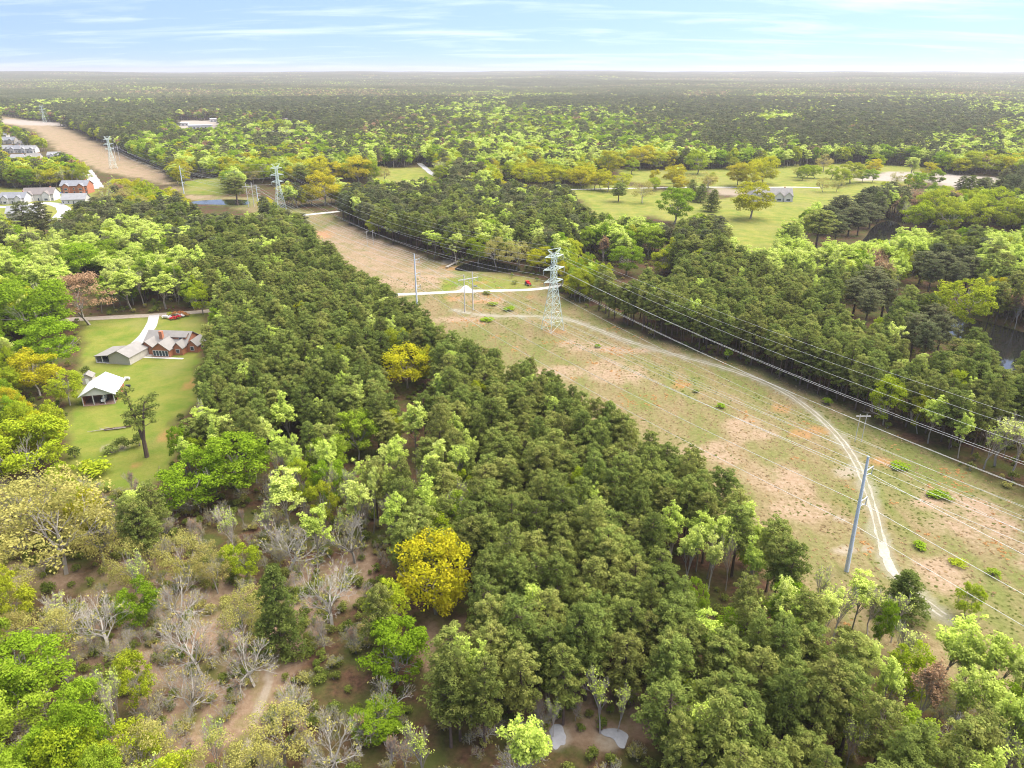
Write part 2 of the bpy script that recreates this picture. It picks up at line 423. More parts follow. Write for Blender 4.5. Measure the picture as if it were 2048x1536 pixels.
lawn_c = mixc(nt, ramp(nt, n_mid, [(.36, (0, 0, 0)), (.64, (1, 1, 1))]), (.205, .275, .034), (.37, .345, .070))
lawn_c = mixc(nt, math_node(nt, 'MULTIPLY', n_fin, .5), lawn_c, (.14, .20, .025))
lawn_c = mixc(nt, ramp(nt, n_big, [(.50, (0, 0, 0)), (.66, (.7, .7, .7))]), lawn_c, (.34, .30, .10))
c2 = mixc(nt, attr(nt, 'lawn'), c1, lawn_c)
field_c = mixc(nt, ramp(nt, n_mid, [(.36, (0, 0, 0)), (.64, (1, 1, 1))]), (.22, .28, .040), (.40, .37, .075))
field_c = mixc(nt, ramp(nt, n_big, [(.45, (0, 0, 0)), (.62, (.45, .45, .45))]), field_c, (.36, .31, .10))
field_c = mixc(nt, ramp(nt, n_fin, [(.5, (0, 0, 0)), (.65, (.6, .6, .6))]), field_c, (.20, .24, .035))
c3 = mixc(nt, attr(nt, 'field'), c2, field_c)
c4 = mixc(nt, attr(nt, 'pale'), c3, mixc(nt, n_mid, (.42, .33, .24), (.60, .53, .46)))
c5 = mixc(nt, math_node(nt, 'MULTIPLY', attr(nt, 'orange'), n_fin), c4, (.58, .27, .11))
c6 = mixc(nt, math_node(nt, 'MULTIPLY', attr(nt, 'bare'), .85), c5, mixc(nt, n_fin, (.36, .25, .15), (.62, .54, .42)))
c7 = mixc(nt, math_node(nt, 'MULTIPLY', attr(nt, 'track'), ramp(nt, n_gr, [(.35, (.35, .35, .35)), (.6, (.9, .9, .9))])), c6, mixc(nt, n_fin, (.34, .30, .20), (.50, .45, .34)))
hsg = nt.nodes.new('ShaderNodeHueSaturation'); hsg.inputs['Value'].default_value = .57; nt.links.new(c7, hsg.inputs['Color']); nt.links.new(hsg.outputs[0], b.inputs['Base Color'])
bmp = nt.nodes.new('ShaderNodeBump'); bmp.inputs['Strength'].default_value = .6; bmp.inputs['Distance'].default_value = .35
nt.links.new(n_fin, bmp.inputs['Height']); nt.links.new(bmp.outputs[0], b.inputs['Normal'])

gv = np.stack([gx, gy, gz], -1)
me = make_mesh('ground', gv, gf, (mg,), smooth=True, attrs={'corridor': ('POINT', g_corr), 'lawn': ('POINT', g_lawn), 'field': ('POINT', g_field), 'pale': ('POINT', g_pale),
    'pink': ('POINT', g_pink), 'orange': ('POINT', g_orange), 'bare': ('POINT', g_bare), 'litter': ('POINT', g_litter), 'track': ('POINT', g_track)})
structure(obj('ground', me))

# ------------------------------------------------------------------ roads, track, ponds
def road_mat(name, a, b_, sc=.8):
    m, nt, out = new_mat(name); b = principled(nt, out, .9); oc = objcoord(nt)
    n = math_node(nt, 'ADD', math_node(nt, 'MULTIPLY', noise(nt, sc, 5, .7, oc), .6), math_node(nt, 'MULTIPLY', noise(nt, .12, 3, .5, oc), .4))
    nt.links.new(ramp(nt, n, [(.35, a), (.65, b_)]), b.inputs['Base Color']); return m
RM = {'gravel': road_mat('pale_gravel', (.36, .33, .28), (.52, .49, .44)), 'dirt': road_mat('packed_dirt', (.23, .18, .13), (.35, .29, .23)),
      'concrete': road_mat('pale_concrete', (.32, .30, .28), (.42, .40, .38), .4)}
def strip(name, pl, width, mat, z, ragged=0.0, seed=1):
    d = np.gradient(pl, axis=0); d /= np.hypot(d[:, 0], d[:, 1])[:, None]
    n = np.stack([-d[:, 1], d[:, 0]], -1)
    wl_ = width / 2 * (1 + ragged * (vnoise(pl[:, 0], pl[:, 1], 2.2, seed) - .5) * 2); wr_ = width / 2 * (1 + ragged * (vnoise(pl[:, 0], pl[:, 1], 2.2, seed + 1) - .5) * 2)
    L = pl + n * wl_[:, None]; Rr = pl - n * wr_[:, None]; k = len(pl)
    v = np.concatenate([np.c_[L, np.full(k, z)], np.c_[Rr, np.full(k, z)]])
    i = np.arange(k - 1); f = np.stack([i, i + k, i + k + 1, i + 1], -1)
    o = obj(name, make_mesh(name, v, f, (mat,))); return structure(o)
for q, (k, v) in enumerate(ROADS.items()):
    strip(k, ROAD_W[k], v[1], RM[v[2]], .03 + .006 * q, .16, 20 + q)
# turn-out of the gravel road
t = poly_px([(905, 584), (922, 579), (928, 571), (934, 571), (944, 579), (970, 583), (940, 586)])
structure(obj('gravel_turnout', make_mesh('gravel_turnout', np.c_[t, np.full(len(t), .085)], [tuple(range(len(t)))], (RM['gravel'],))))
rut_m = road_mat('white_track_gravel', (.22, .19, .13), (.40, .36, .28), 1.4)
dT = np.gradient(TRACK, axis=0); dT /= np.hypot(dT[:, 0], dT[:, 1])[:, None]; nT = np.stack([-dT[:, 1], dT[:, 0]], -1)
TR2 = resample(TRACK, .8)
dT = np.gradient(TR2, axis=0); dT /= np.hypot(dT[:, 0], dT[:, 1])[:, None]; nT = np.stack([-dT[:, 1], dT[:, 0]], -1)
kn = len(TR2)
for s in (-1, 1):
    strip('wheel_track', TR2[:kn] + nT[:kn] * s * .70, .46, rut_m, .02, .9, 40 + s)
pad = resample(poly_px([(1792, 1155), (1776, 1133), (1769, 1105), (1764, 1085)]), .8)
strip('gravel_patch', pad, 1.5, rut_m, .045, .8, 52)
mw, nt, out = new_mat('pond_water')
b = principled(nt, out, .06); b.inputs['Base Color'].default_value = (.012, .012, .010, 1); b.inputs['Specular IOR Level'].default_value = 1.0
wb = nt.nodes.new('ShaderNodeBump'); wb.inputs['Strength'].default_value = .12; wb.inputs['Distance'].default_value = .05
nt.links.new(noise(nt, .8, 3, .5, objcoord(nt)), wb.inputs['Height']); nt.links.new(wb.outputs[0], b.inputs['Normal'])
def smooth_poly(w, it=2):
    for _ in range(it):
        q = []
        for a, b_ in zip(w, np.roll(w, -1, 0)): q += [a * .75 + b_ * .25, a * .25 + b_ * .75]
        w = np.array(q)
    return w
PUDDLES = {'granite_outcrop': [(1098, 1462), (1110, 1452), (1126, 1456), (1132, 1474), (1134, 1490), (1118, 1498), (1104, 1488)],
           'granite_outcrop.001': [(1203, 1466), (1228, 1458), (1246, 1464), (1256, 1482), (1250, 1498), (1236, 1494), (1228, 1476), (1212, 1474)]}
M_rock = road_mat('granite_rock', (.26, .25, .25), (.42, .41, .41), .5)
for k, v in {**POND_W, **{k: poly_px(v) for k, v in PUDDLES.items()}}.items():
    w = smooth_poly(v); c = w.mean(0); rock = k.startswith('granite')
    if rock:
        w = smooth_poly(v, 3); j_ = .72 + .62 * vnoise(w[:, 0], w[:, 1], .9, 12); w = c + (w - c) * j_[:, None]
    n_ = len(w); vv = np.concatenate([np.c_[w, np.full(n_, .06)], [[c[0], c[1], .22 if rock else .06]]])
    structure(obj(k.split('.')[0], make_mesh(k, vv, [(i, (i + 1) % n_, n_) for i in range(n_)], (M_rock if rock else mw,), smooth=rock)))

# ------------------------------------------------------------------ plant prototypes
def tubes(segs, sides=4):
    s = np.asarray(segs, float); a, b_, r0, r1 = s[:, 0:3], s[:, 3:6], s[:, 6], s[:, 7]
    d = b_ - a; d /= np.linalg.norm(d, axis=1)[:, None] + 1e-9
    h = np.where(np.abs(d[:, 2:3]) < .9, [[0, 0, 1.]], [[1., 0, 0]])
    u = np.cross(d, h); u /= np.linalg.norm(u, axis=1)[:, None]; w = np.cross(d, u)
    n = len(s); t = np.arange(sides) * 2 * pi / sides
    ring = u[:, None] * np.cos(t)[None, :, None] + w[:, None] * np.sin(t)[None, :, None]
    v = np.concatenate([a[:, None] + ring * r0[:, None, None], b_[:, None] + ring * r1[:, None, None]], 1).reshape(-1, 3)
    base = (np.arange(n) * 2 * sides)[:, None]; k = np.arange(sides)[None]; k2 = (k + 1) % sides
    f = np.stack([base + k, base + k2, base + k2 + sides, base + k + sides], -1).reshape(-1, 4)
    return v, f
def leaves(c, nrm, ln, wd, g):
    n = len(c); nrm = nrm / (np.linalg.norm(nrm, axis=1)[:, None] + 1e-9)
    t = g.normal(size=(n, 3)); u = np.cross(nrm, t); u /= np.linalg.norm(u, axis=1)[:, None] + 1e-9; w = np.cross(nrm, u)
    ln = np.broadcast_to(ln, n)[:, None]; wd = np.broadcast_to(wd, n)[:, None]
    k = g.uniform(-.25, .25, (n, 1))
    v = np.stack([c - u * ln / 2, c + w * wd / 2 + u * ln * k, c + u * ln / 2, c - w * wd / 2 - u * ln * k], 1).reshape(-1, 3)
    return v, np.arange(n * 4).reshape(n, 4)
def sph(n, g, zmin=-1.0):
    z = g.uniform(zmin, 1, n); a = g.uniform(0, 2 * pi, n); r = np.sqrt(1 - z * z)
    return np.stack([r * np.cos(a), r * np.sin(a), z], -1)
def clump_leaves(cl, nper, ln, wd, g, flat=.7, jit=.5, zmin=-.45, shell=.55):
    """cl: (n,4) centres and radii -> leaf centres, normals, tone per leaf"""
    cl = np.asarray(cl); n = len(cl)
    d = sph(n * nper, g, zmin); r = np.repeat(cl[:, 3], nper)[:, None] * g.uniform(shell, 1.05, (n * nper, 1))
    c = np.repeat(cl[:, :3], nper, 0) + d * r * np.array([1, 1, flat])
    nr = d + g.normal(size=d.shape) * jit + np.array([0, 0, .25])
    tone = np.clip(np.repeat(g.uniform(0, 1, n), nper) * .6 + g.uniform(0, .4, n * nper), 0, 1)
    v, f = leaves(c, nr, g.uniform(.75, 1.25, len(c)) * ln, g.uniform(.75, 1.25, len(c)) * wd, g)
    return v, f, tone
def branchy(g, h, trunk_h, spread, levels, counts, ratio, r0, up=.35, rmin=.022, first_len=None):
    """recursive limb skeleton -> segments and twig tips"""
    segs, tips = [], []
    def grow(p, d, L, r, lev):
        k = 2 if lev < levels else 1
        for j in range(k):
            d = d + g.normal(size=3) * .14 + np.array([0, 0, .05 if lev > 0 else 0]); d /= np.linalg.norm(d)
            q = p + d * L / k; r1 = max(r * (.82 if k == 2 else .6), rmin * .7)
            segs.append((*p, *q, r, r1)); p, r = q, r1
        if lev >= levels: tips.append(p); return
        n = counts[lev]; a0 = g.uniform(0, 2 * pi)
        h_ = np.array([0, 0, 1.]) if abs(d[2]) < .9 else np.array([1., 0, 0])
        u = np.cross(d, h_); u /= np.linalg.norm(u); w = np.cross(d, u)
        for i in range(n):
            a = a0 + 2 * pi * i / n + g.uniform(-.4, .4); sp = spread[lev] * g.uniform(.65, 1.25)
            if i == 0 and lev > 0: sp *= .35
            nd = d * cos(sp) + (u * cos(a) + w * sin(a)) * sin(sp) + np.array([0, 0, up * .3]); nd /= np.linalg.norm(nd)
            st = p - d * L * (0 if i == 0 else g.uniform(0, .45))
            grow(st, nd, L * ratio[lev] * g.uniform(.75, 1.2), max(r * g.uniform(.55, .75), rmin), lev + 1)
    grow(np.array([0, 0, -.2]), np.array([g.normal() * .05, g.normal() * .05, 1.]), trunk_h, r0, 0)
    return np.array(segs), np.array(tips)

def pine(g, lod, low=False):
    h = 18.0; cb = (.07 if low else g.uniform(.32, .44)) * h; rm = g.uniform(3.1, 3.9); cl, segs = [], []
    bend = g.normal(size=2) * .35
    axis = lambda z: np.array([bend[0] * (z / h) ** 2, bend[1] * (z / h) ** 2, z])
    zz = np.linspace(-.3, h - .4, 7)
    for a, b_ in zip(zz[:-1], zz[1:]): segs.append((*axis(a), *axis(b_), .24 * (1 - max(a, 0) / h) + .03, .24 * (1 - b_ / h) + .03))
    z = cb; step = (.75, 1.0) if lod == 0 else ((1.2, 1.6) if lod == 1 else (2.2, 2.8))
    while z < h - .5:
        t = (z - cb) / (h - cb); R = rm * (1 - t) ** (.75 if low else .40) * min(1, (.9 if low else .62) + t * 1.7) + .2
        n = max(3, int(round(7 - 3 * t))) if lod < 2 else 3; a0 = g.uniform(0, 2 * pi)
        for k in range(n):
            a = a0 + 2 * pi * k / n + g.uniform(-.45, .45); q = R * g.uniform(.55, 1.1)
            c = axis(z) + np.array([cos(a) * q, sin(a) * q, .22 * q + g.uniform(-.3, .3)])
            sz = g.uniform(.60, .95) * (.8 + .25 * (1 - t)) * (1 if lod < 2 else 1.6)
            cl.append((*c, sz)); segs.append((*axis(z - .2), *c, .05, .02))
            if lod == 0 and q > 1.5 and g.random() < .75:
                c2 = axis(z) + (c - axis(z)) * .5 + np.array([0, 0, .25]); cl.append((*c2, sz * .9))
        z += g.uniform(*step)
    cl.append((*axis(h - .35), .6)); cl.append((*axis(h - 1.0), .8))
    nper, ln, wd = ((52, .46, .22), (30, .8, .42), (24, 1.35, .95))[lod]
    cl = np.array(cl)
    v, f, t = clump_leaves(cl, nper, ln, wd, g, .72, .55, -.5, .5)
    return v, f, t, tubes(segs, 5 if lod == 0 else 3)
def broad(g, lod, R=3.6, h=14.0, lobes=20, nper=42, zc=.56, sparse=1.0, rz=.42, ln=.42, lf=(.28, .42)):
    cl = []; segs, tips = branchy(g, h, h * .30, (.75, .6, .55), 3, (6, 4, 3), (.75, .62, .6), .26, .5, .03) if lod == 0 else (np.array([(0, 0, -.3, 0, 0, h * .6, .25, .08)]), None)
    c0 = np.array([0, 0, h * zc])
    if lod == 0:
        e = (tips - c0) / np.array([R, R, h * rz]); k = np.linalg.norm(e, axis=1)
        # keep the skeleton inside the crown
        s = segs.copy()
        for o_ in (0, 3):
            q = (s[:, o_:o_ + 3] - c0) / np.array([R, R, h * rz]); kk = np.linalg.norm(q, axis=1)
            m = (kk > .9) & (s[:, o_ + 2] > h * .3); s[m, o_:o_ + 3] = c0 + (q[m] / kk[m][:, None] * .9) * np.array([R, R, h * rz])
        segs = s
    n = lobes if lod < 2 else 9
    dirs = sph(n, g, -.92)
    order = np.argsort(dirs[:, 2])
    for d in dirs[order]:
        rl = R * g.uniform(*lf); p = c0 + d * np.array([R - rl * .8, R - rl * .8, h * rz - rl * .5]) * g.uniform(.85, 1.08)
        if lod == 0:
            for _ in range(6):
                q = sph(1, g, -.4)[0]; cl.append((*(p + q * rl * .62 * np.array([1, 1, .8])), rl * g.uniform(.38, .56)))
        elif lod == 1:
            for _ in range(3):
                q = sph(1, g, -.3)[0]; cl.append((*(p + q * rl * .55), rl * .62))
        else: cl.append((*p, rl * 1.1))
    npr, l_, w_ = ((nper, ln, ln * .68), (22, .8, .55), (20, 1.3, 1.0))[lod]
    v, f, t = clump_leaves(cl, max(4, int(npr * sparse)), l_, w_, g, .85, .6, -.6, .45)
    return v, f, t, tubes(segs, 4 if lod == 0 else 3)
def upright(g, lod, h=17.0, R=2.3, fac=1.0):
    """slender young-leaved tree: grey limbs below, thin pale foliage above"""
    if lod == 0:
        segs, tips = branchy(g, h, h * .42, (.50, .5, .55, .6), 4, (7, 4, 3, 2), (.52, .62, .6, .55), .19, .9, .022)
        s = segs.copy(); zs = s[:, [2, 5]].max() / h; s[:, [2, 5]] /= zs; tips = tips.copy(); tips[:, 2] /= zs
        rx = np.percentile(np.hypot(tips[:, 0], tips[:, 1]), 92) / R; s[:, [0, 1, 3, 4]] /= rx; tips[:, :2] /= rx; segs = s
        n = len(tips); pr = np.clip((tips[:, 2] / h - .30) / .40, .35, 1) * fac
        keep = tips[g.random(n) < pr]
        cl = np.c_[keep + g.normal(size=keep.shape) * .2, g.uniform(.38, .7, len(keep))]
        v, f, t = clump_leaves(cl, 26, .36, .26, g, .9, .7, -.7, .3)
        return v, f, t, tubes(segs, 3)
    n = 26 if lod == 1 else 9
    d = sph(n, g, -.8); c = np.array([0, 0, h * .64]) + d * np.array([R * .75, R * .75, h * .3]) * g.uniform(.6, 1, (n, 1))
    cl = np.c_[c, np.full(n, R * (.36 if lod == 1 else .62))]
    v, f, t = clump_leaves(cl, 18, .8 if lod == 1 else 1.3, .5 if lod == 1 else .95, g, .95, .6, -.7, .35)
    return v, f, t, tubes([(0, 0, -.3, 0, 0, h * .7, .18, .05)], 3)
def bare(g, lod, wide=True, buds=0):
    if wide: h, R = 12.0, 5.2; a = (h, h * .30, (.95, .72, .62, .6, .6), 5, (7, 4, 4, 3, 3), (.80, .70, .66, .6, .55), .30, .42, .016)
    else: h, R = 14.5, 2.6; a = (h, h * .34, (.42, .48, .5, .55), 4, (8, 5, 5, 4), (.62, .62, .6, .6), .17, .9, .016)
    segs, tips = branchy(g, *a[:7], up=a[7], rmin=a[8] if lod == 0 else .035)
    s = segs; zs = s[:, [2, 5]].max() / h; s[:, [2, 5]] /= zs; tips[:, 2] /= zs
    rx = np.percentile(np.hypot(tips[:, 0], tips[:, 1]), 93) / R; s[:, [0, 1, 3, 4]] /= rx; tips[:, :2] /= rx
    k = tips[g.random(len(tips)) < (buds if lod == 0 else buds * .6)]
    if lod == 0 and not wide: s = s[(s[:, 6] > .0) ]
    if lod > 0: s = s[::2] if lod == 1 else s[::3]
    if len(k):
        v, f, t = clump_leaves(np.c_[k, g.uniform(.25, .5, len(k))], 5 if lod == 0 else 4, .30 if lod == 0 else .7, .2 if lod == 0 else .5, g, 1, .8, -1, .2)
    else: v, f, t = np.zeros((0, 3)), np.zeros((0, 4), int), np.zeros(0)
    return v, f, t, tubes(s, 3)
def bush(g, lod, R=1.2, h=1.7, n=12, nper=26):
    d = sph(n, g, -.1); c = d * np.array([R * .65, R * .65, h * .5]) * g.uniform(.6, 1, (n, 1)) + np.array([0, 0, h * .45])
    v, f, t = clump_leaves(np.c_[c, g.uniform(.3, .5, n) * R], nper, .28, .18, g, .85, .6, -.6, .35)
    segs = [(0, 0, -.1, *(q * .8), .035, .015) for q in c[:6]]
    return v, f, t, tubes(segs, 3)

KINDS = {  # kind: (leaf material, bark material, builder, variants near/mid/far, nominal height, nominal crown radius)
    'pine': ('pine', 'bark_pine', pine, (9, 4, 4), 18.0, 3.5),
    'dimpine': ('dimpine', 'bark_pine', pine, (6, 4, 4), 18.0, 3.5),
    'cedar': ('pine', 'bark_pine', lambda g, l: pine(g, l, True), (4, 0, 0), 18.0, 3.5),
    'green': ('green', 'bark', lambda g, l: broad(g, l, 5.0, 14, 32, 46, ln=.36), (5, 3, 3), 14.0, 3.9),
    'lime': ('lime', 'bark', lambda g, l: upright(g, l, 16, 2.5, 1.0), (7, 3, 3), 16.0, 2.5),
    'olive': ('olive', 'bark', lambda g, l: broad(g, l, 5.0, 14, 32, 40, ln=.36), (5, 3, 3), 14.0, 3.8),
    'yellow': ('yellow', 'bark', lambda g, l: broad(g, l, 5.4, 14, 34, 44, ln=.36), (4, 3, 3), 14.0, 4.2),
    'khaki': ('khaki', 'bark', lambda g, l: broad(g, l, 5.6, 14, 34, 21, .57, 1.0, .42, .30), (4, 2, 2), 14.0, 4.4),
    'bare': ('khaki', 'bark_pale', lambda g, l: bare(g, l, True, .06), (5, 2, 2), 12.0, 5.2),
    'slim': ('lime', 'bark_mauve', lambda g, l: bare(g, l, False, .16), (5, 2, 2), 14.5, 2.6),
    'red': ('red', 'bark_mauve', lambda g, l: bare(g, l, False, .75), (4, 2, 2), 14.5, 2.6),
    'twigs': ('khaki', 'bark_pale', lambda g, l: bare(g, l, True, .10), (4, 0, 0), 12.0, 5.2),
    'mauvetwigs': ('red', 'bark_mauve', lambda g, l: bare(g, l, False, .12), (3, 0, 0), 14.5, 2.6),
    'russet': ('red', 'bark', lambda g, l: broad(g, l, 5.0, 14, 30, 22, .57, 1.0, .42, .30), (2, 0, 0), 14.0, 5.0),
    'bush': ('brush', 'bark', bush, (4, 0, 0), 1.7, 1.2),
    'drybush': ('khaki', 'bark_mauve', bush, (3, 0, 0), 1.7, 1.2),
    'olivebush': ('brush', 'bark', bush, (3, 0, 0), 1.7, 1.2),
}
PROTO = {}        # kind -> dict(crowns, trunks, coll, n=(near, mid, far))
for ki, (kind, (lm, bm_, fn, nv, hh, rr_)) in enumerate(KINDS.items()):
    coll = bpy.data.collections.new('plants_' + kind); cr_, tr_ = [], []; q = 0; meas = []
    for lod in range(3):
        for i in range(nv[lod]):
            g = np.random.default_rng(100 * ki + 10 * lod + i + 3)
            v, f, t, (tv, tf) = fn(g, lod)
            if lod == 0:
                cr_.append(make_mesh('crown', v, f, (M[lm],), attrs={'tone': ('FACE', t)}) if len(v) else None)
                tr_.append(make_mesh('trunk', tv, tf, (M[bm_],)))
            V = np.concatenate([v, tv]); Fc = np.concatenate([f, tf + len(v)])
            mi = np.r_[np.zeros(len(f)), np.ones(len(tf))]
            me = make_mesh('plant', V, Fc, (M[lm], M[bm_]), mi, attrs={'tone': ('FACE', np.r_[t, np.zeros(len(tf))])})
            if lod == 0:
                w_ = v if len(v) > 2000 else np.concatenate([v, tv]); meas.append((np.percentile(np.hypot(w_[:, 0], w_[:, 1]), 95), w_[:, 2].max()))
            o = bpy.data.objects.new('%s_%03d' % (kind, q), me); coll.objects.link(o); q += 1
    PROTO[kind] = dict(crown=cr_, trunk=tr_, coll=coll, n=nv, h=float(np.mean([a_[1] for a_ in meas])), r=float(np.mean([a_[0] for a_ in meas])))

def scatter_group(coll):
    ng = bpy.data.node_groups.new('scatter', 'GeometryNodeTree')
    ng.interface.new_socket('Geometry', in_out='INPUT', socket_type='NodeSocketGeometry')
    ng.interface.new_socket('Geometry', in_out='OUTPUT', socket_type='NodeSocketGeometry')
    a = ng.nodes.new('NodeGroupInput'); z = ng.nodes.new('NodeGroupOutput')
    ci = ng.nodes.new('GeometryNodeCollectionInfo'); ci.inputs['Collection'].default_value = coll
    ci.inputs['Separate Children'].default_value = True; ci.inputs['Reset Children'].default_value = True
    ip = ng.nodes.new('GeometryNodeInstanceOnPoints'); ip.inputs['Pick Instance'].default_value = True
    def na(nm, ty):
        n = ng.nodes.new('GeometryNodeInputNamedAttribute'); n.data_type = ty; n.inputs['Name'].default_value = nm; return n.outputs['Attribute']
    L = ng.links
    L.new(a.outputs[0], ip.inputs['Points']); L.new(ci.outputs[0], ip.inputs['Instance'])
    L.new(na('pick', 'INT'), ip.inputs['Instance Index']); L.new(na('turn', 'FLOAT_VECTOR'), ip.inputs['Rotation']); L.new(na('size', 'FLOAT_VECTOR'), ip.inputs['Scale'])
    L.new(ip.outputs[0], z.inputs[0]); return ng
def stuff(name, label, cat, coll, xyz, pick, rot, size):
    me = bpy.data.meshes.new(name); n = len(xyz); me.vertices.add(n); me.vertices.foreach_set('co', np.asarray(xyz, np.float32).ravel())
    me.attributes.new('pick', 'INT', 'POINT').data.foreach_set('value', np.asarray(pick, np.int32))
    tr = np.zeros((n, 3), np.float32); tr[:, 2] = rot
    me.attributes.new('turn', 'FLOAT_VECTOR', 'POINT').data.foreach_set('vector', tr.ravel())
    me.attributes.new('size', 'FLOAT_VECTOR', 'POINT').data.foreach_set('vector', np.asarray(size, np.float32).ravel())
    me.update()
    o = obj(name, me); md = o.modifiers.new('scatter', 'NODES'); md.node_group = scatter_group(coll)
    o['kind'] = 'stuff'; tag(o, label, cat); return o

